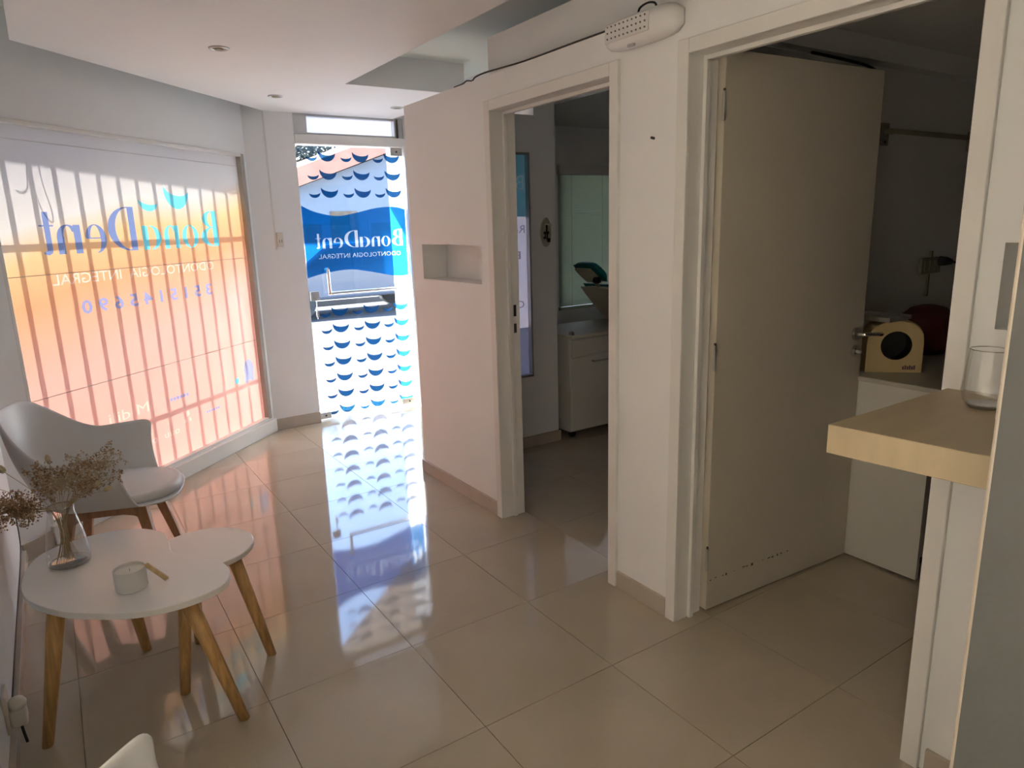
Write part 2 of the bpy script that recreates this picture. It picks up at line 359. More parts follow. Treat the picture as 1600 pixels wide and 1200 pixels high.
# ceilings
struct(obj('ceiling', prism([(-0.42, -2.1), (5.1, -2.1), (5.1, 5.3), (1.25, 5.3), (-0.42, 3.78)], ZU, ZU+0.06), 'ceiling_green'), 'pale upper ceiling above the dropped panel', 'ceiling')
struct(obj('ceiling_dropped', prism([(0.012, -2.0), (1.58, -2.0), (1.58, 4.05), (2.37, 4.05), (2.37, 5.15), (1.41, 5.15), (0.012, 3.77)], ZS, ZU), 'ceiling'), 'white dropped ceiling panel with round downlights', 'ceiling')
struct(obj('ceiling_surgery', boxes((2.90, 5.0, 1.93, 4.6, 2.205, ZU)), 'ceiling'), 'lower ceiling in the surgery', 'ceiling')
struct(obj('ceiling_store', boxes((XP1, 5.0, -2.0, 1.86, 2.19, ZU)), 'ceiling'), 'low dark ceiling of the back room', 'ceiling')
struct(obj('trim_2', B(XP1, 5.0, 1.80, 1.86, 2.10, 2.19), 'wall'), 'pale beam along the top of the back room wall', 'trim')
struct(obj('trim_3', boxes((1.84, 1.96, -2.0, 2.92, ZT, 2.288)), 'wall'), 'pale boxed beam on top of the partition wall', 'trim')
# roof with the overhang that shades the top of the window
P2 = WP(1.163, 0, 0); tv = (2.75-1.66)/math.tan(SUN_EL); e2 = P2 + SUN_H*tv
P1 = WP(-0.55, 0, 0); tv = (2.75-1.747)/math.tan(SUN_EL); e1 = P1 + SUN_H*tv
e0 = e1 + (e1-e2)*0.12
roof = [(-0.55, -2.1), (5.1, -2.1), (5.1, 7.9), (3.5, 7.8), (1.534, 5.938), (1.323, 5.738), (e2.x, e2.y), (e1.x, e1.y), (e0.x, e0.y), (-0.55, 3.55)]
struct(obj('roof_slab', prism(roof, 2.75, 2.95), 'ext_wall'), 'flat roof slab with an overhanging eave', 'roof')

# baseboards
def base(name, polys, lab):
    bm = bmesh.new()
    for q in polys: box(bm, *q)
    return struct(obj(name, bm, 'base_tile', bevel=0.002), lab, 'baseboard')
base('baseboard_right', [(1.738, 1.75, D1b+0.05, 3.667, 0, 0.072), (1.738, 1.75, D2b+0.05, D1a-0.05, 0, 0.072), (1.738, 1.75, 0.425, D2a-0.06, 0, 0.072)], 'beige tiled baseboard along the partition wall')
base('baseboard_corner', [(1.738, 1.87, 3.655, 3.667, 0, 0.072)], 'beige tiled baseboard at the partition end')
base('baseboard_entry', [(1.25, 1.601, 5.137, 5.15, 0, 0.085)], 'beige tiled baseboard below the wall pier')
base('baseboard_surgery', [(XP1, 2.772, 3.618, 3.63, 0, 0.075)], 'beige tiled baseboard under the framed panel')
base('baseboard_left', [(-0.285, -0.268, -2.0, 3.74, 0, 0.05)], 'pale baseboard strip along the left wall')
struct(obj('baseboard_street', B(-0.86, -0.66, -0.012, 0.0, 0, 0.075, f=wf), 'base_tile'), 'short beige baseboard left of the big window', 'baseboard')
struct(obj('trim_4', boxes((-0.70, 1.235, -0.022, 0.02, 0.0, 0.098), f=wf), 'paint', bevel=0.004), 'white plinth under the big window', 'trim')

# ------------------------------------------------------------------ big street window
win = sthing('window_1', 'big street window covered with translucent vinyl painted with a coral sun glow and mirrored lettering', 'window')
DF = 0.035
letters = []          # (name, material, polygons in reading coordinates -> s,z)
def word(name, m, chars, spans, z0, cap):
    for ch, (sa, sb) in zip(chars, spans):           # sa > sb: mirrored for a viewer inside
        polys, w = glyph(ch); xs = [p[0] for q in polys for p in q]; x0, x1 = min(xs), max(xs)
        letters.append((name, m, [[(sa + (p[0]-x0)/(x1-x0)*(sb-sa), z0 + p[1]*cap) for p in q] for q in polys]))
word('letter', 'ink_cyan', 'Bona', [(0.885, 0.715), (0.688, 0.540), (0.512, 0.386), (0.360, 0.215)], 1.372, 0.222)
word('letter', 'ink_blue', 'Dent', [(0.168, -0.028), (-0.046, -0.180), (-0.207, -0.352), (-0.362, -0.443)], 1.372, 0.235)
def sm(cx, cz, w, h, tilt): return [[(cx-p[0], cz+p[1]) for p in smile(w, h, tilt)]]
letters.append(('smile_mark', 'ink_cyan', sm(0.535, 1.715, 0.215, 0.115, 0.12)))
letters.append(('smile_mark', 'ink_cyan', sm(0.290, 1.640, 0.150, 0.055, 0.12)))
letters.append(('lettering', 'ink_pale', fit_text('ODONTOLOGIA  INTEGRAL', 0.80, -0.42, 1.225, 0.075)))
letters.append(('lettering', 'ink_lilac', fit_text('3 5 1 5 1 4 5 6 9 0', 0.750, -0.275, 1.070, 0.095, 0.0025)))
letters.append(('lettering', 'ink_pale', fit_text('M dili', 0.07, -0.22, 0.465, 0.085)))
letters.append(('lettering', 'ink_pale', fit_text('r  o  uuo', -0.02, 0.29, 0.27, 0.06)))
for (sx, sz, w, h) in ((0.33, 0.475, 0.17, 0.03), (0.72, 0.49, 0.0, 0.0), (0.62, 0.32, 0.14, 0.022)):
    if w: letters.append(('fine_print', 'ink_lilac', [[(sx-w/2+w*k/6, sz), (sx-w/2+w*(k+0.7)/6, sz), (sx-w/2+w*(k+0.8)/6, sz+h*0.6), (sx-w/2+w*k/6, sz+h*0.6)] for k in range(6)]))
letters.append(('tooth_mark', 'ink_lilac', [ell(1.045, 0.505, 0.055, 0.075, 0, 360, 14)[:-1], [(0.99, 0.42), (1.02, 0.42), (1.03, 0.49), (0.995, 0.49)], [(1.06, 0.42), (1.09, 0.42), (1.095, 0.49), (1.06, 0.49)]]))
letters.append(('dot_mark', 'ink_cyan', [ell(0.90, 0.455, 0.022, 0.022, 0, 360, 10)[:-1]]))
letters.append(('icon_mark', 'ink_pale', [[(0.36, 0.345), (0.395, 0.355), (0.388, 0.385), (0.365, 0.378)], [(0.338, 0.31), (0.36, 0.318), (0.356, 0.34), (0.34, 0.335)], [(0.385, 0.315), (0.405, 0.31), (0.40, 0.335), (0.388, 0.338)]]))
V2, F2, own = [], [], []
def addpoly(pl, k):
    q = []
    for p in pl:
        if not q or (abs(p[0]-q[-1][0]) + abs(p[1]-q[-1][1])) > 1e-5: q.append((p[0], p[1]))
    if len(q) > 1 and abs(q[0][0]-q[-1][0]) + abs(q[0][1]-q[-1][1]) < 1e-5: q.pop()
    if len(q) < 3: return
    if sum(q[j-1][0]*q[j][1] - q[j][0]*q[j-1][1] for j in range(len(q))) < 0: q.reverse()
    pl = q
    i = len(V2); V2.extend(Vector(p) for p in pl); F2.append(list(range(i, i+len(pl)))); own.append(k)
def inside(x, y, pl):
    c = False; n = len(pl); j = n-1
    for i in range(n):
        xi, yi = pl[i]; xj, yj = pl[j]
        if (yi > y) != (yj > y) and x < (xj-xi)*(y-yi)/(yj-yi)+xi: c = not c
        j = i
    return c
def cut_sheet():
    """triangulate the sheet along every outline; a triangle belongs to the last outline that holds its centre"""
    rv, _, rf, _, _, _ = delaunay_2d_cdt(V2, [(f[i-1], f[i]) for f in F2 for i in range(len(f))], [], 0, 1e-6, False)
    pls = [[(V2[i].x, V2[i].y) for i in f] for f in F2]
    bb = [(min(p[0] for p in q), max(p[0] for p in q), min(p[1] for p in q), max(p[1] for p in q)) for q in pls]
    parts = {}
    for f in rf:
        x = sum(rv[i].x for i in f)/len(f); y = sum(rv[i].y for i in f)/len(f); k = None
        for q, b, o in zip(pls, bb, own):
            if b[0] <= x <= b[1] and b[2] <= y <= b[3] and (k is None or o > k) and inside(x, y, q): k = o
        if k is not None: parts.setdefault(k, []).append(f)
    return rv, rf, parts
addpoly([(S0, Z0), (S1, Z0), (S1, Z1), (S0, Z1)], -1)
for k, (nm, m_, polys) in enumerate(letters):
    for pl in polys: addpoly(pl, k)
rv, rf, parts = cut_sheet()
for k, fs in sorted(parts.items()):
    used = {}; vs = []; faces = []
    for f in fs:
        q = []
        for i in f:
            if i not in used: used[i] = len(vs); vs.append(WP(rv[i].x, DF, rv[i].y))
            q.append(used[i])
        faces.append(q)
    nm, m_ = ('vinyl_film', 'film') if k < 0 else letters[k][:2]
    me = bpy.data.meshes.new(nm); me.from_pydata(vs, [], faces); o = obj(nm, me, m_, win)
for z in (1.28, 0.70): obj('seam', B(S0, S1, DF-0.004, DF-0.001, z-0.0015, z+0.0015, f=wf), 'frame_brown', win)
obj('seam', B(S0, S1, DF-0.004, DF-0.001, 1.893, 1.8945, f=wf), 'frame_brown', win)
obj('frame_side', B(S1, S1+0.04, 0.0, 0.06, Z0-0.015, Z1+0.02, f=wf), 'frame_brown', win, bevel=0.003)
obj('frame_side', B(S0-0.02, S0, 0.0, 0.06, Z0-0.015, Z1+0.02, f=wf), 'paint', win, bevel=0.003)
obj('frame_top', B(S0, S1, -0.006, 0.06, Z1, Z1+0.02, f=wf), 'paint', win, bevel=0.003)
obj('frame_bottom', B(S0, S1, 0.0, 0.06, Z0-0.015, Z0, f=wf), 'paint', win, bevel=0.003)
w5 = sthing('fill_window', 'unseen side window with plain white film, added to light the room', 'window')  # out of view, added to brighten the room
obj('vinyl_film', B(-0.372, -0.368, LY0+0.03, LY1-0.03, LZ0+0.03, LZ1-0.03), 'fill_film', w5)
obj('frame', boxes((-0.40, -0.30, LY0, LY0+0.03, LZ0, LZ1), (-0.40, -0.30, LY1-0.03, LY1, LZ0, LZ1), (-0.40, -0.30, LY0, LY1, LZ0, LZ0+0.03), (-0.40, -0.30, LY0, LY1, LZ1-0.03, LZ1), (-0.385, -0.355, -0.07, -0.03, LZ0, LZ1)), 'paint', w5)
# security grille outside
gr = thing('window_grille', 'white vertical bar security grille outside the big street window', 'grille', WP(0.25, 0.18, 0))
gm = Matrix.Translation(-gr.location)
DG = 0.18; dz = (DG-DF)*math.tan(SUN_EL)/SUN_H.dot(wnrm); ds = (DG-DF)*SUN_H.dot(wt)/SUN_H.dot(wnrm)
def gpart(nm, *a):
    bm = B(*a, f=wf); bm.transform(gm); return obj(nm, bm, 'bar_paint', gr)
for k in range(16):
    s = -0.703 + 0.1325*k + ds
    gpart('bar', s-0.012, s+0.012, DG-0.006, DG+0.006, 0.13, 2.15)
for z, h in ((1.398+dz, 0.014), (0.39+dz, 0.012)): gpart('rail', -0.85, 1.20, DG-0.012, DG-0.006, z-h, z+h)
for wpts in ([(-0.43, 1.80), (-0.435, 1.72), (-0.42, 1.62), (-0.39, 1.56), (-0.365, 1.545), (-0.36, 1.60), (-0.385, 1.72), (-0.39, 1.80)], [(-0.46, 1.78), (-0.47, 1.70), (-0.50, 1.675), (-0.53, 1.685)]):
    wb = tube(smooth([WP(a_+ds, DG+0.015, b_+dz) for a_, b_ in wpts], 4), 0.0035, 6); wb.transform(gm); obj('loose_wire', wb, 'dark', gr)
gpart('mount', -0.85, -0.81, 0.13, DG+0.006, 1.60, 1.68); gpart('mount', 1.16, 1.20, 0.13, DG-0.006, 1.60, 1.68)

# ------------------------------------------------------------------ glass street door
GX0, GX1, GY = 1.615, 2.445, 5.20
dr = sthing('door_1', 'frameless glass street door with blue smile decals and a blue wave band', 'door')
obj('glass_pane', B(GX0, GX1, GY-0.004, GY+0.004, 0.012, 2.052), 'door_glass', dr)
DY = GY-0.0055
f3 = lambda x, z: (x, DY, z)
for i, x in enumerate((1.842, 2.103, 2.358)):
    for z in [2.012, 1.882, 1.753] + [0.868-0.1283*k for k in range(7)]:
        obj('smile_decal', flat([[(x+p[0], z+p[1]) for p in smile(0.132, 0.066, -0.10)]], f3), 'vinyl_smile', dr)
        xs = x-0.115
        if xs > GX0+0.03: obj('small_smile_decal', flat([[(xs+p[0], z-0.032+p[1]) for p in smile(0.085, 0.034, 0.05)]], f3), 'vinyl_smile', dr)
top = smooth([(1.617, 1.632, 0), (1.72, 1.585, 0), (1.877, 1.555, 0), (2.03, 1.575, 0), (2.20, 1.61, 0), (2.352, 1.618, 0), (2.443, 1.597, 0)], 4)
bot = smooth([(1.617, 1.105, 0), (1.75, 1.135, 0), (1.943, 1.153, 0), (2.10, 1.130, 0), (2.34, 1.079, 0), (2.443, 1.083, 0)], 5)
bname = []
for ch, (xa, xb) in zip('BonaDent', [(2.408, 2.315), (2.303, 2.226), (2.215, 2.145), (2.132, 2.048), (2.035, 1.925), (1.912, 1.838), (1.826, 1.752), (1.742, 1.700)]):
    polys, w = glyph(ch); xs = [p[0] for q in polys for p in q]; x0, x1 = min(xs), max(xs)
    bname.append([[(xa + (p[0]-x0)/(x1-x0)*(xb-xa), 1.318 + p[1]*0.128) for p in q] for q in polys])
sub = fit_text('ODONTOLOGIA INTEGRAL', 2.385, 1.715, 1.243, 0.048)
V2, F2, own = [], [], []
addpoly([(p.x, p.y) for p in top] + [(p.x, p.y) for p in reversed(bot)], -1)
for k, g in enumerate(bname):
    for pl in g: addpoly(pl, k)
for pl in sub: addpoly(pl, 99)
rv, rf, parts = cut_sheet()
for k, fs in sorted(parts.items()):
    used = {}; vs = []; faces = []
    for f in fs:
        q = []
        for i in f:
            if i not in used: used[i] = len(vs); vs.append((rv[i].x, DY, rv[i].y))
            q.append(used[i])
        faces.append(q)
    nm, m_ = ('wave_decal', 'vinyl_blue') if k < 0 else (('letter', 'vinyl_white') if k < 99 else ('lettering', 'vinyl_white'))
    me = bpy.data.meshes.new(nm); me.from_pydata(vs, [], faces); obj(nm, me, m_, dr)
hb = tube(smooth([(1.757, GY-0.01, 1.165), (1.757, GY-0.055, 1.165), (1.757, GY-0.058, 1.15), (1.76, GY-0.058, 1.0), (1.765, GY-0.058, 0.985), (1.79, GY-0.058, 0.985), (2.25, GY-0.058, 0.985), (2.285, GY-0.055, 0.985), (2.288, GY-0.01, 0.985)], 4), 0.012, 10)
obj('pull_handle', hb, 'chrome', dr, smooth=True)
lk = obj('lock', B(1.622, 1.69, GY-0.02, GY-0.004, 0.935, 1.005), 'steel', dr, bevel=0.003)
obj('lock_cylinder', tube([(1.655, GY-0.02, 0.965), (1.655, GY-0.032, 0.965)], 0.012, 12), 'chrome', lk)
obj('key', boxes((1.653, 1.657, GY-0.055, GY-0.032, 0.955, 0.975), (1.654, 1.657, GY-0.05, GY-0.035, 0.80, 0.955), (1.648, 1.664, GY-0.052, GY-0.034, 0.815, 0.86)), 'steel', lk)
for x0, x1, z0, z1 in ((1.615, 1.70, 0.012, 0.06), (2.31, 2.445, 0.012, 0.06), (2.345, 2.445, 2.00, 2.06)):
    pf = obj('patch_fitting', B(x0, x1, GY-0.018, GY-0.0045, z0, z1), 'steel', dr, bevel=0.003)
    obj('screw', tube([((x0+x1)/2, GY-0.018, (z0+z1)/2), ((x0+x1)/2, GY-0.021, (z0+z1)/2)], 0.008, 10), 'dark', pf)
tr = sthing('window_2', 'narrow frosted transom window over the glass door', 'window')
obj('pane', B(1.69, 2.40, 5.215, 5.221, 2.135, 2.26), 'frosted', tr)
obj('frame', boxes((1.60, 1.70, 5.16, 5.22, 2.125, 2.275), (2.38, 2.45, 5.16, 5.22, 2.125, 2.275), (1.60, 2.45, 5.17, 5.22, 2.125, 2.142), (1.60, 2.45, 5.17, 5.22, 2.252, 2.275)), 'alu', tr, bevel=0.002)
obj('mullion', B(2.395, 2.405, 5.145, 5.16, 2.125, 2.265), 'dark', tr)
struct(obj('trim_5', boxes((1.60, 2.45, 5.138, 5.15, 2.06, 2.125)), 'paint', bevel=0.003), 'cream lintel board above the glass door', 'trim')

# ------------------------------------------------------------------ door frames
def door_frame(name, ya, yb, lab):
    r = sthing(name, lab, 'door frame')
    cw, px = 0.045, XP0-0.014
    obj('casing', B(px, XP0+0.002, yb, yb+cw, 0, 1.947+cw), 'paint', r, bevel=0.003)
    obj('casing', B(px, XP0+0.002, ya-cw, ya, 0, 1.947+cw), 'paint', r, bevel=0.003)
    obj('head_casing', B(px, XP0+0.002, ya, yb, 1.947, 1.947+cw), 'paint', r, bevel=0.003)
    obj('jamb', B(XP0, XP1+0.005, yb, yb+0.016, 0, 1.965), 'paint', r); obj('jamb', B(XP0, XP1+0.005, ya-0.016, ya, 0, 1.965), 'paint', r)
    obj('head_jamb', B(XP0, XP1+0.005, ya, yb, 1.947, 1.965), 'paint', r)
    obj('stop', B(XP0+0.055, XP1-0.045, yb-0.014, yb, 0, 1.947), 'paint', r, bevel=0.002); obj('stop', B(XP0+0.055, XP1-0.045, ya, ya+0.014, 0, 1.947), 'paint', r, bevel=0.002)
    obj('head_stop', B(XP0+0.055, XP1-0.045, ya+0.014, yb-0.014, 1.933, 1.947), 'paint', r, bevel=0.002)
    return r
t6 = door_frame('trim_6', D1a, D1b, 'white wooden frame of the open surgery doorway')
for z0, z1 in ((1.02, 1.075), (0.94, 0.985)): obj('strike_slot', B(XP1-0.03, XP1-0.015, D1b-0.0015, D1b+0.001, z0, z1), 'black', t6)
door_frame('trim_7', D2a, D2b, 'white wooden frame of the back room doorway')
lf = sthing('door_2', 'plain cream door leaf standing open into the back room', 'door')
lf.location = (1.882, 1.592, 0); lf.rotation_euler = (0, 0, math.radians(-3.2))
LW = 0.835
leaf = obj('leaf', B(0.0, LW, -0.017, 0.018, 0.012, 1.972), 'leaf_paint', lf, bevel=0.002)
for z in (0.22, 0.98, 1.80):
    hg = obj('hinge', tube([(-0.006, -0.02, z-0.045), (-0.006, -0.02, z+0.045)], 0.006, 8), 'steel', lf)
    obj('pin', tube([(-0.006, -0.02, z+0.045), (-0.006, -0.02, z+0.053)], 0.004, 8), 'dark', hg)
hd = obj('handle', tube([(LW-0.05, -0.017, 0.985), (LW-0.05, -0.028, 0.985)], 0.026, 16), 'steel', lf)
obj('lever', tube(smooth([(LW-0.05, -0.03, 0.985), (LW-0.05, -0.055, 0.985), (LW-0.035, -0.062, 0.985), (LW+0.055, -0.062, 0.978)], 3), 0.009, 10), 'chrome', hd, smooth=True)
ks_ = obj('key_plate', tube([(LW-0.05, -0.017, 0.915), (LW-0.05, -0.023, 0.915)], 0.024, 16), 'steel', lf)
obj('keyhole', B(LW-0.053, LW-0.047, -0.0245, -0.0225, 0.902, 0.925), 'black', ks_)
obj('key', boxes((LW-0.051, LW-0.049, -0.05, -0.0235, 0.908, 0.92)), 'steel', ks_)
random.seed(4)
sc = bmesh.new()
for k in range(16):
    x = 0.02 + k*0.028 + random.uniform(-0.008, 0.008)
    if k in (5, 9): continue
    box(sc, x, x+random.uniform(0.006, 0.018), -0.0176, -0.0168, 0.128+random.uniform(-0.004, 0.004), 0.132+random.uniform(-0.002, 0.003))
o = obj('scuff_marks', sc, 'dark', lf); o['kind'] = 'stuff'

# ------------------------------------------------------------------ surgery film panel and blind
w3 = sthing('window_3', 'narrow framed glass panel with mirrored teal and white sign film', 'window')
yf = 3.66
obj('film', B(FX0, FX1, yf, yf+0.004, 0.80, 1.50), 'film_white', w3)
obj('film', B(FX0, FX1, yf, yf+0.004, 1.50, FZ1), 'film_teal', w3)
obj('film', B(FX0, FX1, yf, yf+0.004, FZ0, 0.80), 'film_grey', w3)
f3b = lambda x, z: (x, yf-0.002, z)
obj('lettering', flat(fit_text('BonaDent', 2.535, 2.02, 1.66, 0.13), f3b), 'film_white', w3)
obj('lettering', flat(fit_text('Rehabilitacion', 2.535, 2.05, 1.40, 0.07), f3b), 'film_ink', w3)
obj('lettering', flat(fit_text('Estetica', 2.50, 2.12, 1.24, 0.07), f3b), 'film_ink', w3)
obj('lettering', flat(fit_text('Ortodoncia', 2.52, 2.08, 0.93, 0.07), f3b), 'film_ink', w3)
obj('frame', boxes((FX0, FX0+0.02, yf-0.02, yf+0.02, FZ0, FZ1), (FX1-0.012, FX1, yf-0.035, yf+0.02, FZ0, FZ1), (FX0, FX1, yf-0.035, yf+0.02, FZ0, FZ0+0.012), (FX0, FX1, yf-0.035, yf+0.02, FZ1-0.012, FZ1)), 'steel', w3)
w4 = sthing('window_4', 'surgery window closed by a pale green blind', 'window')
obj('pane', B(3.52, 4.42, 4.68, 4.686, 0.74, 1.90), 'frosted', w4)
obj('frame', boxes((3.52, 3.55, 4.60, 4.70, 0.74, 1.90), (4.39, 4.42, 4.60, 4.70, 0.74, 1.90), (3.55, 4.39, 4.60, 4.70, 0.74, 0.765), (3.55, 4.39, 4.60, 4.70, 1.875, 1.90)), 'alu', w4)
bl = thing('venetian_blind', 'pale green venetian blind lowered over the surgery window', 'blind', (3.97, 4.585, 0.74))
obj('headrail', B(-0.46, 0.46, -0.02, 0.014, 1.095, 1.17), 'paint', bl)
obj('bottom_rail', B(-0.46, 0.46, -0.015, 0.012, 0.005, 0.03), 'blind', bl)
sb_ = bmesh.new(); box(sb_, -0.455, 0.455, -0.012, 0.012, -0.0006, 0.0006); sb_.transform(Matrix.Rotation(math.radians(66), 4, 'X'))
sme = bpy.data.meshes.new('slat'); sb_.to_mesh(sme); sb_.free(); sme.materials.append(MAT['blind'])
for k in range(50):
    o = bpy.data.objects.new('slat', sme); C.objects.link(o); o.parent = bl; o.location = (0, 0, 0.045+k*0.0215)
for x in (-0.33, 0.0, 0.33): obj('cord', tube([(x, -0.013, 0.03), (x, -0.013, 1.12)], 0.0015, 6), 'blind', bl)

# ================================================================== FURNITURE
# kidney-shaped table
KID = [(-0.200, 2.371), (-0.179, 2.249), (-0.112, 2.137), (-0.047, 2.073), (0.062, 1.999), (0.18, 1.975), (0.285, 2.006), (0.327, 2.080), (0.319, 2.171), (0.262, 2.245), (0.205, 2.335), (0.207, 2.430), (0.200, 2.527), (0.135, 2.615), (0.043, 2.650), (-0.060, 2.640), (-0.145, 2.590), (-0.185, 2.500)]
kc = Vector((0.07, 2.29, 0))
kt = thing('coffee_table', 'larger white kidney-shaped coffee table with splayed pine legs, holding the vase', 'table', kc)
kp = [(p.x-kc.x, p.y-kc.y) for p in smooth([(x, y, 0) for x, y in KID], 5, True)]
obj('table_top', prism(kp, 0.430, 0.450), 'table_top', kt, bevel=0.002)
def wleg(top, foot, rt, rb, parent, m, sq=False):
    """tapered round or square leg cut level on the floor"""
    bm = bmesh.new(); n = 4 if sq else 12; rings = []
    for P, r in ((Vector(foot), rb), (Vector(top), rt)):
        k = 1.35 if sq else 1.0; o0 = math.pi/4 if sq else 0
        rings.append([bm.verts.new((P.x+r*k*math.cos(o0+2*math.pi*i/n), P.y+r*k*math.sin(o0+2*math.pi*i/n), P.z)) for i in range(n)])
    for i in range(n): bm.faces.new((rings[0][i], rings[0][(i+1) % n], rings[1][(i+1) % n], rings[1][i]))
    bm.faces.new(rings[0][::-1]); bm.faces.new(rings[1])
    o = obj('leg', bm, m, parent, smooth=not sq, bevel=0.003 if sq else 0.0)
    return o
for f, t in (((-0.201, 2.225), (-0.115, 2.235)), ((0.101, 2.587), (0.055, 2.49)), ((0.303, 2.005), (0.195, 2.085))):
    wleg((t[0]-kc.x, t[1]-kc.y, 0.431), (f[0]-kc.x, f[1]-kc.y, 0.0), 0.026, 0.0155, kt, 'pine')
sc_ = Vector((0.305, 2.425, 0))
st_ = thing('side_table', 'smaller low round white side table with splayed pine legs, nested under the kidney-shaped one', 'table', sc_)
obj('table_top', lathe([(0, 0.383), (0.163, 0.383), (0.165, 0.385), (0.165, 0.399), (0.163, 0.401), (0, 0.401)], 64), 'table_top', st_)
for f, t in (((0.462, 2.292), (0.385, 2.36)), ((0.174, 2.245), (0.232, 2.335)), ((0.264, 2.526), (0.28, 2.49))):
    wleg((t[0]-sc_.x, t[1]-sc_.y, 0.385), (f[0]-sc_.x, f[1]-sc_.y, 0.0), 0.024, 0.0155, st_, 'pine')

# armchair
def make_armchair():
    ch = thing('armchair', 'white moulded armchair with seat pad and wooden legs, standing by the big window', 'chair')
    NU, NV = 48, 10
    def rim(u):
        a = abs(u); s = 1 if u >= 0 else -1
        if a < 0.5:
            ph = a/0.5*math.pi/2; x = -0.05-0.25*math.cos(ph); y = 0.285*math.sin(ph)**0.9
        else:
            k = (a-0.5)/0.5; x = -0.05+0.20*k; y = 0.285+0.012*math.sin(k*math.pi/2)
        t = min(1, max(0, (a-0.10)/0.40)); w = t*t*(3-2*t)
        z = 0.815*(1-w)+0.635*w + 0.012*max(0, (a-0.5)/0.5)
        if a > 0.93: z -= 0.022*((a-0.93)/0.07)**2
        return Vector((x, s*y, z))
    def low(u):
        a = abs(u); s = 1 if u >= 0 else -1
        if a < 0.5:
            ph = a/0.5*math.pi/2; x = -0.02-0.18*math.cos(ph); y = 0.205*math.sin(ph)
        else:
            k = (a-0.5)/0.5; x = -0.02+0.19*k; y = 0.205+0.01*k
        return Vector((x, s*y, 0.415))
    bm = bmesh.new(); G = []
    for i in range(NU+1):
        u = -1+2*i/NU; a, b = low(u), rim(u); row = []
        for j in range(NV+1):
            v = j/NV; p = a.lerp(b, v); q = math.sin(v*math.pi)
            c = Vector((p.x+0.02, p.y, 0)); c = c.normalized() if c.length > 1e-4 else Vector((0, 0, 0))
            p = p + c*0.022*q
            if abs(u) > 0.9: p.x -= 0.03*q*(abs(u)-0.9)/0.1
            row.append(bm.verts.new(p))
        G.append(row)
    for i in range(NU):
        for j in range(NV): bm.faces.new((G[i][j], G[i+1][j], G[i+1][j+1], G[i][j+1]))
    # seat pan closing the bottom, with a rounded front tongue
    rows = []; mid = NU//2
    for k in range(0, mid+1):
        L, R_ = G[mid-k][0], G[mid+k][0]; m = 8; r = []
        for q in range(m+1):
            t = q/m
            if q == 0: r.append(L)
            elif q == m: r.append(R_)
            else:
                p = L.co.lerp(R_.co, t); p.z -= 0.022*math.sin(t*math.pi)*min(1, k/8); r.append(bm.verts.new(p) if k > 0 else L)
        rows.append(r)
    for k in range(1, 9):
        t = k/8; x = 0.17+0.125*math.sin(t*math.pi/2); hw = 0.215*max(0.02, math.cos(t*math.pi/2))**0.55; r = []
        for q in range(9):
            y = -hw+2*hw*q/8; r.append(bm.verts.new((x, y, 0.415-0.022*math.sin(q/8*math.pi)*(1-t)-0.012*t*t)))
        rows.append(r)
    for a, b in zip(rows, rows[1:]):
        for q in range(8):
            vs = []
            for w in (a[q], a[q+1], b[q+1], b[q]):
                if w not in vs: vs.append(w)
            if len(vs) > 2:
                try: bm.faces.new(vs)
                except ValueError: pass
    bmesh.ops.recalc_face_normals(bm, faces=bm.faces[:])
    obj('shell', bm, 'chair_shell', ch, smooth=True, solid=0.011, subsurf=1)
    # seat pad
    bm = bmesh.new(); rings = []; n = 40
    def sup(t, k): 
        c, s = math.cos(t), math.sin(t); ax = 0.235 if c > 0 else 0.20
        return (0.055 + ax*k*math.copysign(abs(c)**0.85, c), 0.198*k*math.copysign(abs(s)**0.8, s))
    for k, z in ((0.95, 0.408), (1.0, 0.418), (1.0, 0.438), (0.985, 0.447), (0.95, 0.451), (0.92, 0.449), (0.85, 0.455), (0.5, 0.462), (0.0, 0.463)):
        rings.append([bm.verts.new((*sup(2*math.pi*i/n, k), z)) for i in range(n)] if k else [bm.verts.new((0.055, 0, z))])
    for a, b in zip(rings, rings[1:]):
        for i in range(n):
            bm.faces.new((a[i], a[(i+1) % n], b[(i+1) % n], b[i]) if len(b) > 1 else (a[i], a[(i+1) % n], b[0]))
    bm.faces.new(rings[0][::-1])
    obj('seat_pad', bm, 'leatherette', ch, smooth=True)
    for sx in (-1, 1):
        for sy in (-1, 1):
            wleg((0.03+sx*0.125, sy*0.125, 0.392), (0.03+sx*0.205, sy*0.205, 0), 0.0225, 0.0135, ch, 'beech', sq=True)
    for sy in (-1, 1):       # arched side rails and cross rails between the legs
        pts = [(-0.095, 0.392), (0.155, 0.392), (0.155, 0.335), (0.130, 0.352), (0.09, 0.362), (-0.03, 0.362), (-0.07, 0.352), (-0.095, 0.335)]
        obj('rail', prism(pts, 0, 0.022, f=lambda v, s=sy: Vector((v.x, s*(0.128)+(v.z-0.011), v.y))), 'beech', ch, bevel=0.002)
    for sx in (-1, 1):
        pts = [(-0.125, 0.392), (0.125, 0.392), (0.125, 0.335), (0.10, 0.352), (0.06, 0.362), (-0.06, 0.362), (-0.10, 0.352), (-0.125, 0.335)]
        obj('rail', prism(pts, 0, 0.022, f=lambda v, s=sx: Vector((0.03+s*0.128+(v.z-0.011), v.x, v.y))), 'beech', ch, bevel=0.002)
    return ch
c1 = make_armchair(); c1.location = (0.066, 3.19, 0); c1.rotation_euler = (0, 0, math.radians(-17)); c1['group'] = 'white armchairs'
c2 = copy_tree(c1); c2.location = (0.07, 0.86, 0); c2.rotation_euler = (0, 0, math.radians(33))
c2['label'] = 'white moulded armchair beyond the coffee table from the window, only its backrest edge showing'

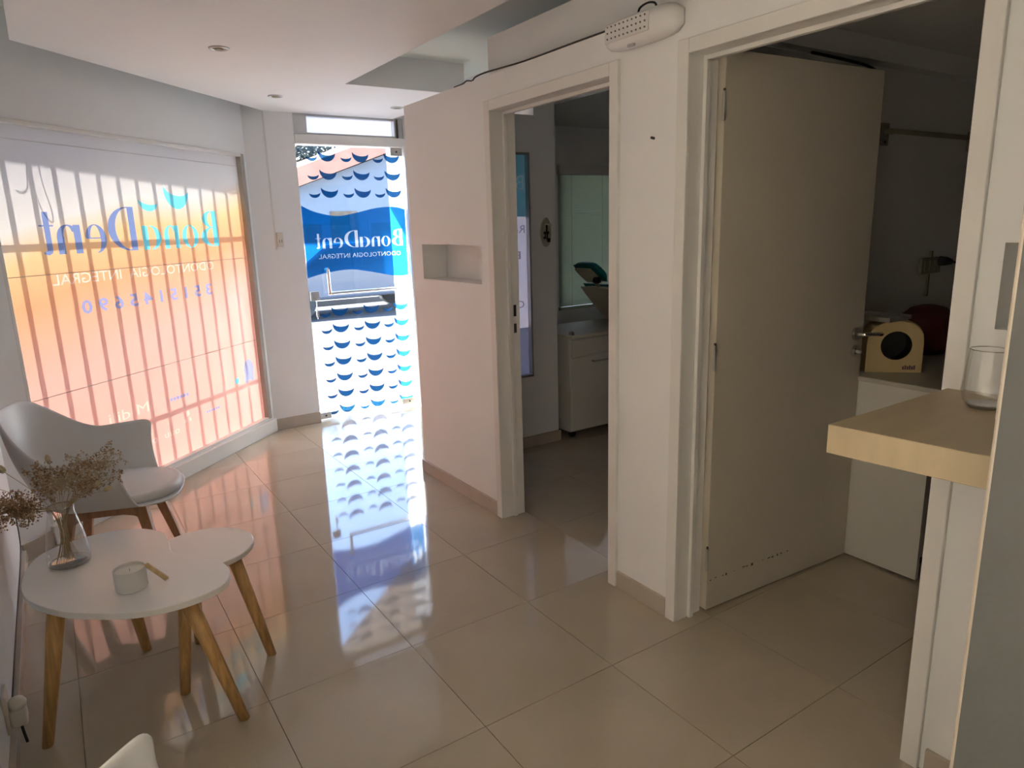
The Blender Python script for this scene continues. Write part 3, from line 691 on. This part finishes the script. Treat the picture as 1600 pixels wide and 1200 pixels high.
# vase with dried flowers
VX, VY, VZ = -0.073, 2.455, 0.450
va = thing('glass_vase', 'clear glass bottle vase holding dried flowers on the coffee table', 'vase', (VX, VY, VZ))
obj('body', lathe([(0, 0.0), (0.052, 0.0), (0.059, 0.006), (0.060, 0.02), (0.057, 0.06), (0.050, 0.11), (0.041, 0.15), (0.036, 0.175), (0.0375, 0.19), (0.0355, 0.19), (0.035, 0.175)], 48), 'thin_glass', va, smooth=True)
def ring(r, z, t, n=40):
    return tube([(r*math.cos(2*math.pi*i/n), r*math.sin(2*math.pi*i/n), z) for i in range(n+1)], t, 6, cap=False)
obj('rim', ring(0.0368, 0.190, 0.0018), 'glass_edge', va, smooth=True)
obj('foot', lathe([(0, 0.0012), (0.052, 0.0012), (0.057, 0.005), (0.055, 0.009), (0.048, 0.0065), (0, 0.006)], 40), 'glass_edge', va, smooth=True)
random.seed(11)
bq = thing('dried_bouquet', 'bunch of brown dried flowers and bunny tail grass standing in the vase', 'flowers', (VX, VY, VZ+0.012))
stems = bmesh.new(); bl1 = bmesh.new(); bl2 = bmesh.new()
def tiny(bm, p, r):
    v = [bm.verts.new(Vector(p)+Vector(d)*r) for d in ((1, 0, 0), (-1, 0, 0), (0, 1, 0), (0, -1, 0), (0, 0, 1), (0, 0, -1))]
    for a, b, c in ((0, 2, 4), (2, 1, 4), (1, 3, 4), (3, 0, 4), (2, 0, 5), (1, 2, 5), (3, 1, 5), (0, 3, 5)): bm.faces.new((v[a], v[b], v[c]))
def rdir(): 
    while True:
        v = Vector((random.uniform(-1, 1), random.uniform(-1, 1), random.uniform(-1, 1)))
        if 0.1 < v.length < 1: return v.normalized()
for k in range(44):
    a = random.uniform(0, 2*math.pi); br = random.uniform(0.0, 0.045); b0 = Vector((br*math.cos(a), br*math.sin(a), 0.002))
    # bias the bunch into two fans along the wall, as in the photo: one to -x, one to +x / +y
    if k % 5 < 2: end = Vector((random.uniform(-0.20, -0.09), random.uniform(-0.10, 0.04), random.uniform(0.17, 0.25)))
    else: end = Vector((random.uniform(-0.05, 0.19), random.uniform(-0.04, 0.16), random.uniform(0.19, 0.31)))
    e2d = Vector((end.x, end.y, 0)); neck = e2d.normalized()*min(0.026, e2d.length*0.3); neck.z = 0.172
    pts = bez(b0, (-neck.x*0.3, -neck.y*0.3, 0.09), neck, 5) + bez(neck, neck + (end-neck)*0.5 + Vector((0, 0, 0.02)), end, 5)[1:]
    tube(pts, 0.0008, 4, stems, cap=False)
    tgt = bl1 if k % 5 < 2 else (bl2 if k % 2 else bl1)
    for q in range(20):
        t = random.uniform(0.40, 1.0); i = 6+int(t*4.99); p = pts[min(i, len(pts)-1)]
        tip = p + rdir()*random.uniform(0.012, 0.035) + Vector((0, 0, 0.008))
        tube([p, (p+tip)/2+Vector((0, 0, 0.004)), tip], 0.0005, 3, stems, cap=False)
        for w in range(5): tiny(tgt, tip + rdir()*random.uniform(0.0, 0.011), random.uniform(0.0016, 0.0036))
for nm, bm, m in (('stems', stems, 'straw'), ('blossoms', bl1, 'blossom'), ('pale_blossoms', bl2, 'blossom_pale')):
    o = obj(nm, bm, m, bq); o['kind'] = 'stuff'
for (ex, ey, ez, L_) in ((-0.115, -0.02, 0.32, 0.034), (-0.135, -0.07, 0.29, 0.03), (-0.01, 0.08, 0.30, 0.028), (0.12, 0.0, 0.20, 0.026), (0.10, -0.04, 0.235, 0.024)):
    e = Vector((ex, ey, ez)); n0 = Vector((ex*0.15, ey*0.15, 0.172)); d = (e-n0).normalized()
    bt = lathe([(0, 0), (L_*0.2, L_*0.1), (L_*0.30, L_*0.35), (L_*0.26, L_*0.7), (L_*0.12, L_*0.95), (0, L_)], 12)
    bt.transform(Matrix.Translation(e) @ d.to_track_quat('Z', 'Y').to_matrix().to_4x4())
    o = obj('bunny_tail', bt, 'bunny', bq, smooth=True)
    obj('stalk', tube([n0, (n0+e)/2+Vector((0, 0, 0.01)), e], 0.0008, 4), 'straw', o)

# candle and sticks
cd_ = thing('candle', 'white candle in a pale ceramic cup on the coffee table', 'candle', (0.072, 2.155, 0.450))
obj('cup', lathe([(0, 0), (0.040, 0), (0.043, 0.003), (0.043, 0.062), (0.0415, 0.063), (0.040, 0.062), (0.040, 0.006), (0, 0.006)], 48), 'ceramic', cd_, smooth=False)
obj('wax', lathe([(0, 0.006), (0.0398, 0.006), (0.0398, 0.0545), (0, 0.0538)], 40), 'wax', cd_)
obj('wick', tube([(0, 0, 0.0535), (0.001, 0, 0.060)], 0.0009, 6), 'wick', cd_)
sk = thing('stick_bundle', 'small bundle of pale wooden sticks leaning against the candle cup', 'sticks', (0.160, 2.140, 0.4505))
for k in range(4):
    dx, dy = (0.0, 0.007)[k % 2], (0.0, 0.007)[k//2]
    bm = B(-0.0032, 0.0032, -0.0032, 0.0032, 0, 0.078)
    bm.transform(Matrix.Translation((dx*0.8, dy, 0.0022+dx*0.35)) @ Matrix.Rotation(math.radians(-38), 4, 'Y') @ Matrix.Rotation(math.radians(7*(k-1.5)*0.2), 4, 'X'))
    obj('stick', bm, 'stick', sk)

# ------------------------------------------------------------------ ceiling downlights
def downlight(x, y, lab):
    t = thing('downlight', lab, 'ceiling light', (x, y, ZS), 0, 'round downlights in the dropped ceiling')
    obj('rim', lathe([(0.030, 0.0), (0.045, 0.0), (0.045, -0.003), (0.040, -0.006), (0.032, -0.005), (0.030, 0.0)], 32), 'alu', t, smooth=True)
    obj('bulb', lathe([(0, -0.0085), (0.018, -0.0085), (0.022, -0.004), (0.0295, -0.001), (0.0295, -0.0005)], 24), 'outlet_dark', t)
downlight(0.794, 3.532, 'round downlight in the white ceiling, above the armchair end of the window')
downlight(1.328, 4.574, 'round downlight in the white ceiling, in front of the wall pier')
downlight(2.180, 4.661, 'round downlight in the white ceiling, in front of the glass door')

# ------------------------------------------------------------------ partition fittings
el = thing('emergency_light', 'white plastic emergency light with rows of LEDs above the doorways', 'lamp', (1.75, 1.795, 2.060))
n = 14
prof = [(-0.004, -0.048), (-0.03, -0.050), (-0.055, -0.040), (-0.066, -0.015), (-0.066, 0.015), (-0.055, 0.040), (-0.03, 0.050), (-0.004, 0.048)]
bm = bmesh.new(); rings = []
for k in range(n+1):
    t = -1+2*k/n; y = 0.168*t; q = (1-abs(t)**5)**0.5*0.7+0.3 if abs(t) < 1 else 0.3
    rings.append([bm.verts.new((x*q if x < -0.01 else x, y, z*(0.45+0.55*(1-abs(t)**4)**0.5))) for x, z in prof])
for a, b in zip(rings, rings[1:]):
    for i in range(len(prof)): bm.faces.new((a[i], a[(i+1) % len(prof)], b[(i+1) % len(prof)], b[i]))
bm.faces.new(rings[0]); bm.faces.new(rings[-1][::-1]); bmesh.ops.recalc_face_normals(bm, faces=bm.faces[:])
obj('housing', bm, 'white_plastic', el, smooth=True)
pn = obj('led_panel', B(-0.069, -0.064, -0.075, 0.130, -0.026, 0.032), 'lens', el, bevel=0.003)
lbm = lathe([(0, 0.0), (0.003, 0.0), (0.003, 0.002), (0.0015, 0.004), (0, 0.0045)], 8); lbm.transform(Matrix.Rotation(math.radians(-90), 4, 'Y'))
lme = bpy.data.meshes.new('led'); lbm.to_mesh(lme); lbm.free(); lme.materials.append(MAT['led'])
for r_ in range(3):
    for k in range(10):
        o = bpy.data.objects.new('led', lme); C.objects.link(o); o.parent = pn; o.location = (-0.069, -0.06+k*0.0195, -0.014+r_*0.018)
obj('switch', B(-0.060, -0.05, 0.0, 0.03, -0.055, -0.046), 'alu', el, bevel=0.002)
obj('cable', tube(smooth([(-0.02, -0.06, 0.045), (-0.02, -0.055, 0.062), (-0.018, -0.02, 0.072), (-0.015, 0.02, 0.066), (-0.012, 0.03, 0.045)], 4), 0.0035, 8), 'black', el, smooth=True)
tag(obj('ledge_cable', tube(smooth([(1.757, 3.10, 2.101), (1.757, 3.02, 2.103), (1.758, 2.98, 2.110), (1.757, 2.93, 2.101), (1.757, 2.90, 2.112), (1.757, 2.80, 2.115), (1.755, 2.5, 2.103), (1.755, 2.2, 2.103), (1.755, 1.955, 2.102)], 4), 0.0035, 6), 'dark', smooth=True), 'thin dark cable lying along the top edge of the partition', 'cable')
nl = tag(obj('wall_nail', tube([(1.751, 1.755, 1.717), (1.737, 1.755, 1.719)], 0.0045, 8), 'dark'), 'small dark nail in the partition between the two doorways', 'nail')
# outlet and conduit on the pier
ou = thing('wall_outlet', 'small white wall outlet on the pier beside the glass door', 'outlet', (1.425, 5.15, 1.395))
obj('box', B(-0.022, 0.022, -0.028, -0.0005, -0.05, 0.05), 'outlet', ou, bevel=0.004)
for dx in (-0.008, 0.008): obj('slot', B(dx-0.0018, dx+0.0018, -0.0288, -0.0275, -0.02, 0.0), 'dark', ou)
tag(obj('cable_conduit', boxes((1.392, 1.402, 5.142, 5.149, 1.33, 2.262), (1.392, 1.408, 5.142, 5.149, 1.325, 1.335)), 'paint'), 'thin white cable conduit running down the pier to the outlet', 'conduit')

# ------------------------------------------------------------------ left wall bits
lo = thing('plug_adapter', 'cream plug adapter in a low socket on the left wall', 'plug', (-0.285, 2.26, 0.135))
obj('socket_plate', B(0.0005, 0.010, -0.04, 0.04, -0.06, 0.06), 'outlet', lo, bevel=0.002)
obj('adapter', B(0.010, 0.05, -0.028, 0.028, -0.052, 0.0), 'outlet', lo, bevel=0.006)
obj('cap', lathe([(0, 0.0), (0.022, 0.0), (0.024, 0.012), (0.018, 0.024), (0, 0.027)], 20, c=(0.03, 0, 0.0)), 'outlet', lo, smooth=True)
obj('cord', tube(smooth([(0.03, 0.0, -0.05), (0.032, 0.005, -0.09), (0.035, 0.01, -0.128)], 3), 0.004, 6), 'dark', lo)
tag(obj('wall_cable', tube(smooth([(-0.282, 3.72, 0.32), (-0.282, 3.70, 0.12), (-0.2825, 3.55, 0.075), (-0.2825, 3.2, 0.07), (-0.2825, 2.8, 0.072), (-0.2825, 2.45, 0.066), (-0.2825, 2.34, 0.062)], 4), 0.0025, 6), 'dark', smooth=True), 'thin cable pinned along the foot of the left wall', 'cable')

# ------------------------------------------------------------------ shelf at the right
sh = tag(obj('wall_shelf', prism([(1.255, 0.762), (1.7499, 0.762), (1.7499, 0.4255), (1.29, 0.4255)], 0.982, 1.042), 'shelf', bevel=0.002), 'thick beige shelf board fixed to the partition beside the back room doorway', 'shelf')
gl = thing('glass_tumbler', 'clear faceted glass tumbler standing on the beige shelf', 'glass', (1.615, 0.632, 1.042))
bm = lathe([(0, 0.0), (0.030, 0.0), (0.040, 0.012), (0.046, 0.035), (0.038, 0.125), (0.0365, 0.125)], 12)
obj('bowl', bm, 'thin_glass', gl)
obj('rim', ring(0.0375, 0.125, 0.0012, 12), 'glass_edge', gl)
obj('foot', lathe([(0, 0.001), (0.029, 0.001), (0.036, 0.009), (0.030, 0.010), (0, 0.008)], 12), 'glass_edge', gl)
cdn = tag(obj('paper_card', B(-0.001, 0.001, -0.035, 0.035, 0.0, 0.09), 'white_plastic'), 'small white card standing beside the glass on the shelf', 'card')
cdn.location = (1.545, 0.545, 1.0425); cdn.rotation_euler = (0, 0, math.radians(20))

# ------------------------------------------------------------------ surgery
cb = thing('surgery_cabinet', 'cream rolling cabinet with one door inside the surgery', 'cabinet', (2.82, 3.555, 0))
obj('body', B(0.0, 0.72, 0.02, 0.50, 0.055, 0.705), 'cabinet', cb, bevel=0.004)
obj('worktop', B(-0.012, 0.735, -0.015, 0.51, 0.705, 0.725), 'ivory', cb, bevel=0.006)
obj('drawer', B(0.005, 0.715, 0.003, 0.02, 0.585, 0.695), 'cabinet', cb, bevel=0.003)
d_ = obj('door', B(0.005, 0.715, 0.003, 0.02, 0.065, 0.572), 'cabinet', cb, bevel=0.003)
obj('handle', tube(smooth([(0.18, 0.003, 0.535), (0.18, -0.018, 0.535), (0.20, -0.022, 0.535), (0.30, -0.022, 0.535), (0.32, -0.018, 0.535), (0.32, 0.003, 0.535)], 3), 0.005, 8), 'steel', d_, smooth=True)
for x in (0.06, 0.66):
    for y in (0.08, 0.44): obj('caster', tube([(x-0.012, y, 0.025), (x+0.012, y, 0.025)], 0.025, 14), 'black', cb)
    for y in (0.08, 0.44): obj('caster_fork', B(x-0.008, x+0.008, y-0.01, y+0.01, 0.03, 0.056), 'dark', cb)
tag(obj('steel_clip', boxes((2.832, 2.852, 3.565, 3.60, 0.7251, 0.745), (2.836, 2.848, 3.57, 3.595, 0.745, 0.752)), 'steel', bevel=0.002), 'little metal clip on the surgery cabinet top', 'clip')
pl = thing('key_plaque', 'oval wall plaque with hanging dark keys inside the surgery', 'plaque', (2.675, 3.63, 1.40))
bm = lathe([(0, 0), (0.058, 0), (0.062, 0.004), (0.056, 0.009), (0.05, 0.006), (0, 0.006)], 32); bm.transform(Matrix.Diagonal((0.72, 1.5, 1, 1))); bm.transform(Matrix.Rotation(math.radians(90), 4, 'X'))
obj('plate', bm, 'plaque', pl, smooth=True)
obj('hook', tube(smooth([(0.0, -0.006, 0.05), (0.0, -0.02, 0.05), (0.02, -0.024, 0.047), (0.035, -0.02, 0.042)], 3), 0.005, 8), 'ivory', pl, smooth=True)
kb = obj('key', boxes((-0.004, 0.006, -0.016, -0.012, 0.0, 0.045), (-0.022, 0.018, -0.016, -0.012, -0.012, 0.004)), 'black', pl)
obj('key', boxes((0.0, 0.008, -0.018, -0.014, -0.05, 0.0), (0.004, 0.026, -0.018, -0.014, -0.062, -0.038)), 'black', pl)
obj('key', boxes((-0.016, -0.008, -0.018, -0.014, -0.035, 0.0), (-0.024, -0.006, -0.018, -0.014, -0.042, -0.028)), 'black', pl)
dc = thing('dental_chair', 'teal upholstered dental chair with ivory shell inside the surgery', 'dental chair', (4.03, 4.12, 0))
def pad(name, length, width, thick, m, loc, ang, parent):
    bm = bmesh.new(); nx, ny = 12, 10; top = []; bt = []
    for i in range(nx+1):
        for j in range(ny+1):
            u, v = -1+2*i/nx, -1+2*j/ny; k = (1-abs(u)**4)**0.4*(1-abs(v)**4)**0.4
            top.append(bm.verts.new((u*length/2, v*width/2*(1-0.1*u*u), thick*k*0.8))); bt.append(bm.verts.new((u*length/2*0.98, v*width/2*0.97*(1-0.1*u*u), -thick*0.2*k)))
    ix = lambda i, j: i*(ny+1)+j
    for i in range(nx):
        for j in range(ny):
            bm.faces.new((top[ix(i, j)], top[ix(i+1, j)], top[ix(i+1, j+1)], top[ix(i, j+1)])); bm.faces.new((bt[ix(i, j)], bt[ix(i, j+1)], bt[ix(i+1, j+1)], bt[ix(i+1, j)]))
    E_ = [ix(i, 0) for i in range(nx+1)] + [ix(nx, j) for j in range(1, ny+1)] + [ix(i, ny) for i in range(nx-1, -1, -1)] + [ix(0, j) for j in range(ny-1, 0, -1)]
    for a, b in zip(E_, E_[1:]+E_[:1]): bm.faces.new((bt[a], bt[b], top[b], top[a]))
    bm.transform(Matrix.Translation(loc) @ Matrix.Rotation(math.radians(ang), 4, 'Y'))
    return obj(name, bm, m, parent, smooth=True)
pad('headrest', 0.20, 0.26, 0.075, 'teal', (-0.575, 0.0, 1.075), 40, dc)
pad('headrest_shell', 0.17, 0.20, 0.05, 'ivory', (-0.595, 0.0, 1.055), 40, dc)
obj('headrest_knob', tube([(-0.61, -0.10, 1.03), (-0.61, -0.14, 1.03)], 0.025, 12), 'dark', dc)
obj('headrest_post', tube([(-0.56, 0, 1.03), (-0.47, 0, 0.95)], 0.014, 8), 'steel', dc)
pad('backrest', 0.66, 0.48, 0.09, 'teal', (-0.24, 0.0, 0.745), 46, dc)
pad('back_shell', 0.68, 0.44, 0.12, 'ivory', (-0.275, 0.0, 0.715), 46, dc)
pad('seat', 0.70, 0.50, 0.10, 'teal', (0.33, 0.0, 0.52), -4, dc)
pad('footrest', 0.40, 0.46, 0.08, 'teal', (0.74, 0.0, 0.50), 12, dc)
obj('seat_shell', B(-0.06, 0.88, -0.2, 0.2, 0.42, 0.5), 'ivory', dc, bevel=0.03)
obj('column', B(0.15, 0.45, -0.14, 0.14, 0.07, 0.42), 'ivory', dc, bevel=0.03)
obj('base', B(-0.1, 0.8, -0.24, 0.24, 0.0, 0.07), 'ivory', dc, bevel=0.02)
obj('hose', tube(smooth([(-0.42, -0.15, 0.87), (-0.43, -0.17, 0.6), (-0.40, -0.17, 0.25), (-0.30, -0.15, 0.012)], 4), 0.008, 8), 'black', dc, smooth=True)
obj('arm_pad', B(-0.08, 0.22, -0.32, -0.26, 0.70, 0.745), 'ivory', dc, bevel=0.015); obj('arm_bracket', B(0.04, 0.10, -0.31, -0.2, 0.46, 0.70), 'steel', dc)

# ------------------------------------------------------------------ back room
ct = thing('storage_counter', 'pale counter with white end panel inside the back room', 'counter', (2.72, 1.86, 0))
obj('end_panel', B(0.0, 0.02, -0.63, -0.002, 0.012, 0.785), 'cabinet', ct)
obj('body', B(0.02, 1.5, -0.60, -0.002, 0.08, 0.785), 'cabinet', ct)
obj('plinth', B(0.02, 1.5, -0.56, -0.002, 0.0, 0.08), 'dark', ct)
obj('worktop', B(-0.012, 1.5, -0.65, -0.002, 0.785, 0.805), 'counter', ct, bevel=0.004)
for k in range(3): 
    d_ = obj('door', B(0.026+k*0.49, 0.508+k*0.49, -0.618, -0.60, 0.09, 0.775), 'cabinet', ct, bevel=0.002)
    obj('handle', B(0.47+k*0.49, 0.48+k*0.49, -0.63, -0.618, 0.40, 0.55), 'steel', d_)
pp = thing('water_pipes', 'thin water pipes standing against the counter front in the back room', 'pipes', (2.79, 1.215, 0))
for dx in (0.0, 0.03): obj('pipe', tube([(dx, 0, 0), (dx, 0, 0.782)], 0.006, 8), 'dark', pp)
obj('clip', B(-0.006, 0.036, -0.007, 0.007, 0.50, 0.51), 'dark', pp); obj('clip', B(-0.006, 0.036, -0.007, 0.007, 0.22, 0.23), 'dark', pp)
obj('valve', boxes((-0.012, 0.02, -0.02, 0.012, 0.0, 0.045)), 'dark', pp, bevel=0.004)
ZC = 0.805
dv = thing('curing_box', 'cream round-topped box with a big round black opening on the counter', 'device', (2.875, 1.478, ZC), math.radians(-45))
bm = bmesh.new()
arch = [(-0.108, 0.0), (0.108, 0.0), (0.108, 0.12)] + [(0.108*math.cos(t)*1.0, 0.12+0.095*math.sin(t)**0.8) for t in [math.pi*i/16 for i in range(1, 16)]] + [(-0.108, 0.12)]
bm2 = prism(arch, 0, 0.012, f=lambda v: Vector((v.x, v.z, v.y)))
hole = ell(0.005, 0.112, 0.060, 0.060, 0, 360, 28)[:-1]
bm2.free()
V2, F2, own = [], [], []
addpoly(arch, -1); addpoly(hole, 0)
rv, rf, parts = cut_sheet()
vs = [(v.x, 0.0, v.y) for v in rv]; me = bpy.data.meshes.new('front_panel'); me.from_pydata(vs, [], [f for f in parts[-1]])
obj('front_panel', me, 'cream', dv)
bm = bmesh.new(); n = len(arch)
for i in range(n):
    a, b = arch[i], arch[(i+1) % n]; bm.faces.new([bm.verts.new(p) for p in ((a[0], 0, a[1]), (b[0], 0, b[1]), (b[0], 0.075, b[1]), (a[0], 0.075, a[1]))])
bmesh.ops.remove_doubles(bm, verts=bm.verts[:], dist=1e-5); obj('shell', bm, 'cream', dv)
arch2 = [(x*1.06+0.02, z*1.0) for x, z in arch]
bk = prism(arch2, 0.075, 0.15, f=lambda v: Vector((v.x, v.z, v.y))); obj('rear_housing', bk, 'cream', dv, bevel=0.004)
cav = bmesh.new()
hr = [[cav.verts.new((x, y, z)) for x, z in hole] for y in (0.001, 0.07)]
for i in range(len(hole)): cav.faces.new((hr[0][i], hr[0][(i+1) % len(hole)], hr[1][(i+1) % len(hole)], hr[1][i]))
cav.faces.new(hr[1]); obj('cavity', cav, 'black', dv)
obj('label_print', boxes(*[(0.035+k*0.0085, 0.041+k*0.0085, -0.001, 0.0005, 0.012, 0.026+0.004*(k % 2)) for k in range(6)]), 'purple', dv)
tag(obj('metal_tray', boxes((2.80, 2.97, 1.47, 1.66, ZC+0.2155, ZC+0.222), (2.80, 2.805, 1.47, 1.66, ZC+0.222, ZC+0.234), (2.965, 2.97, 1.47, 1.66, ZC+0.222, ZC+0.234), (2.80, 2.97, 1.655, 1.66, ZC+0.222, ZC+0.234)), 'steel'), 'shallow metal tray lying on top of the cream box', 'tray')
mb = lathe([(0, 0), (0.095, 0), (0.115, 0.03), (0.135, 0.17), (0.13, 0.185), (0.118, 0.19), (0.09, 0.215), (0.04, 0.228), (0, 0.23)], 28)
mb.transform(Matrix.Diagonal((1.0, 0.8, 0.98, 1)))
o = tag(obj('maroon_bag', mb, 'maroon', smooth=True), 'dark maroon rounded bag standing behind the cream box', 'bag'); o.location = (3.42, 1.62, ZC)
so_ = thing('socket_block', 'wide wall socket block above the counter in the back room', 'socket', (3.87, 1.86, 1.18))
obj('plate', B(-0.10, 0.10, -0.018, -0.0005, -0.042, 0.042), 'outlet_dark', so_, bevel=0.004)
for k in range(3): obj('module', B(-0.075+k*0.052, -0.03+k*0.052, -0.021, -0.017, -0.028, 0.028), 'outlet_dark', so_, bevel=0.002)
obj('conduit', B(-0.008, 0.008, -0.012, -0.0005, -0.16, -0.042), 'outlet_dark', so_); obj('conduit', B(0.0, 0.02, -0.012, -0.0005, 0.042, 0.075), 'outlet_dark', so_)
pg = thing('power_plug', 'black plug with a drooping cord in the back room socket', 'plug', (3.945, 1.838, 1.20))
obj('plug_body', tube([(0, 0, 0), (0.0, -0.035, 0.0), (0.012, -0.06, -0.004)], [0.026, 0.022, 0.012], 12), 'black', pg)
obj('cord', tube(smooth([(0.012, -0.058, -0.004), (0.05, -0.075, -0.02), (0.10, -0.08, -0.10), (0.115, -0.08, -0.22), (0.11, -0.06, -0.386)], 5), 0.0055, 8), 'black', pg, smooth=True)
wr = thing('wall_rail', 'dark horizontal rail on brackets high on the back room wall', 'rail', (3.75, 1.86, 1.82))
obj('rail', tube([(-0.42, -0.05, 0), (0.5, -0.05, 0)], 0.012, 10), 'outlet_dark', wr)
for x in (-0.42, 0.42):
    b_ = obj('bracket', boxes((x-0.03, x+0.03, -0.012, -0.0005, -0.06, 0.04), (x-0.01, x+0.01, -0.05, -0.01, -0.012, 0.012)), 'outlet_dark', wr, bevel=0.002)
    obj('screw', tube([(x, -0.012, -0.045), (x, -0.016, -0.045)], 0.006, 8), 'black', b_)
tag(obj('loose_cable', tube(smooth([(2.70, 1.83, 2.094), (2.95, 1.82, 2.085), (3.10, 1.81, 2.07), (3.17, 1.80, 2.03), (3.20, 1.845, 1.96), (3.21, 1.852, 1.85)], 4), 0.006, 6), 'black', smooth=True), 'black cable hanging from the back room beam', 'cable')

# ================================================================== OUTSIDE
struct(obj('pavement', boxes((-14, 26, 5.5, 7.25, -0.16, -0.05), (-14, -0.42, -2.1, 5.5, -0.16, -0.061), (-14, 26, -14, -2.1, -0.16, -0.061), (-0.42, 1.3, 3.9, 5.5, -0.16, -0.061), (1.60, 2.45, 5.35, 5.5, -0.16, -0.02)), 'pave'), 'pink tiled pavement outside the glass door', 'pavement')
struct(obj('kerb', boxes((-14, 26, 7.25, 7.42, -0.2, -0.055)), 'kerb'), 'pale stone kerb along the street', 'kerb')
struct(obj('road', boxes((-14, 26, 7.42, 15.0, -0.3, -0.17)), 'road'), 'sunlit grey asphalt street', 'road')
struct(obj('far_pavement', boxes((-14, 40, 15.0, 60, -0.3, -0.05)), 'kerb'), 'pale pavement across the street', 'pavement')
# house across the street, gable roof rising to the right
hx, hy = 9.5, 22.0
ho = thing('street_house', 'pale house with an orange tiled roof across the street', 'house', (hx, hy, -0.05))
obj('wall', prism([(-4.6, 0), (10.6, 0), (10.6, 2.15), (3.0, 4.85), (-4.6, 2.15)], 0.0, 6.0, f=lambda v: Vector((v.x, v.z, v.y))), 'house', ho)
obj('roof', prism([(-5.2, 1.97), (3.0, 4.92), (11.2, 1.97), (11.2, 2.50), (3.0, 5.50), (-5.2, 2.50)], -0.5, 6.3, f=lambda v: Vector((v.x, v.z, v.y))), 'roof_tile', ho)
for x in (-3.2, -0.5, 2.2):
    w_ = obj('window', B(x, x+1.2, -0.04, 0.02, 0.8, 1.8), 'house2', ho); obj('pane', B(x+0.08, x+1.12, -0.05, -0.03, 0.88, 1.72), 'car_glass', w_)
obj('door', B(-1.75, -0.85, -0.04, 0.02, 0, 2.1), 'bark', ho)
def tree(x, y, h, r, lab, sd):
    t = thing('street_tree', lab, 'tree', (x, y, -0.05), 0, 'trees across the street'); rnd = random.Random(sd)
    obj('trunk', tube([(0, 0, 0), (0.05, 0, h*0.35), (0.0, 0.05, h*0.6)], [0.17, 0.13, 0.08], 8), 'bark', t)
    for q in range(4):
        a = q*1.6; obj('branch', tube([(0, 0, h*0.4), (math.cos(a)*r*0.6, math.sin(a)*r*0.6, h*0.68)], [0.07, 0.03], 6), 'bark', t)
    bm = bmesh.new()
    for k in range(4200):
        d = Vector((rnd.gauss(0, 1), rnd.gauss(0, 1), rnd.gauss(0, 1))).normalized()*rnd.uniform(0.45, 1.0)**0.6
        p = Vector((d.x*r, d.y*r, h*0.70+d.z*h*0.32)); a = Vector((rnd.uniform(-1, 1), rnd.uniform(-1, 1), rnd.uniform(-1, 1))).normalized(); b = a.orthogonal().normalized(); s = rnd.uniform(0.10, 0.22)
        bm.faces.new([bm.verts.new(p+a*s*u+b*s*0.5*v) for u, v in ((-1, 0), (0, 1), (1, 0), (0, -1))])
    o = obj('leaves', bm, 'foliage', t); o['kind'] = 'stuff'
tree(8.6, 32.5, 8.2, 3.0, 'tall leafy tree behind the left end of the orange roofed house', 1)
tree(16.0, 34.0, 9.0, 3.0, 'tall leafy tree behind the ridge of the orange roofed house', 2)
tree(2.0, 26.5, 6.5, 2.4, 'leafy green tree standing beside the orange roofed house', 3)
tree(12.3, 39.5, 10.5, 3.6, 'very tall tree far behind the middle of the orange roofed house', 5)
# parked car across the street
cr = thing('parked_car', 'dark car parked along the far kerb', 'car', (5.02, 13.6, -0.17))
sil = [(-2.0, 0.35), (-2.05, 0.62), (-1.9, 0.85), (-1.2, 0.95), (-0.65, 1.38), (0.75, 1.42), (1.35, 1.02), (1.95, 0.92), (2.1, 0.65), (2.05, 0.35)]
obj('body', prism(sil, -0.82, 0.82, f=lambda v: Vector((v.x, v.z, v.y))), 'car_paint', cr, bevel=0.06)
for pts in ([(-1.02, 0.97), (-0.6, 1.30), (0.0, 1.32), (0.0, 0.97)], [(0.07, 0.97), (0.07, 1.32), (0.68, 1.34), (1.1, 1.02)]):
    obj('side_window', prism(pts, -0.835, -0.80, f=lambda v: Vector((v.x, v.z, v.y))), 'car_glass', cr)
for x in (-1.25, 1.3):
    for y in (-0.75, 0.75):
        w_ = obj('wheel', tube([(x, y-0.1, 0.31), (x, y+0.1, 0.31)], 0.31, 20), 'tyre', cr); obj('hub', tube([(x, y-0.11, 0.31), (x, y+0.11, 0.31)], 0.13, 14), 'car_glass', w_)
obj('bumper', B(-2.12, -1.95, -0.75, 0.75, 0.33, 0.55), 'black', cr, bevel=0.03); obj('bumper', B(1.98, 2.15, -0.75, 0.75, 0.33, 0.55), 'black', cr, bevel=0.03)
for y in (-0.6, 0.6): obj('headlight', B(-2.07, -1.95, y-0.14, y+0.14, 0.64, 0.76), 'lens', cr, bevel=0.02)
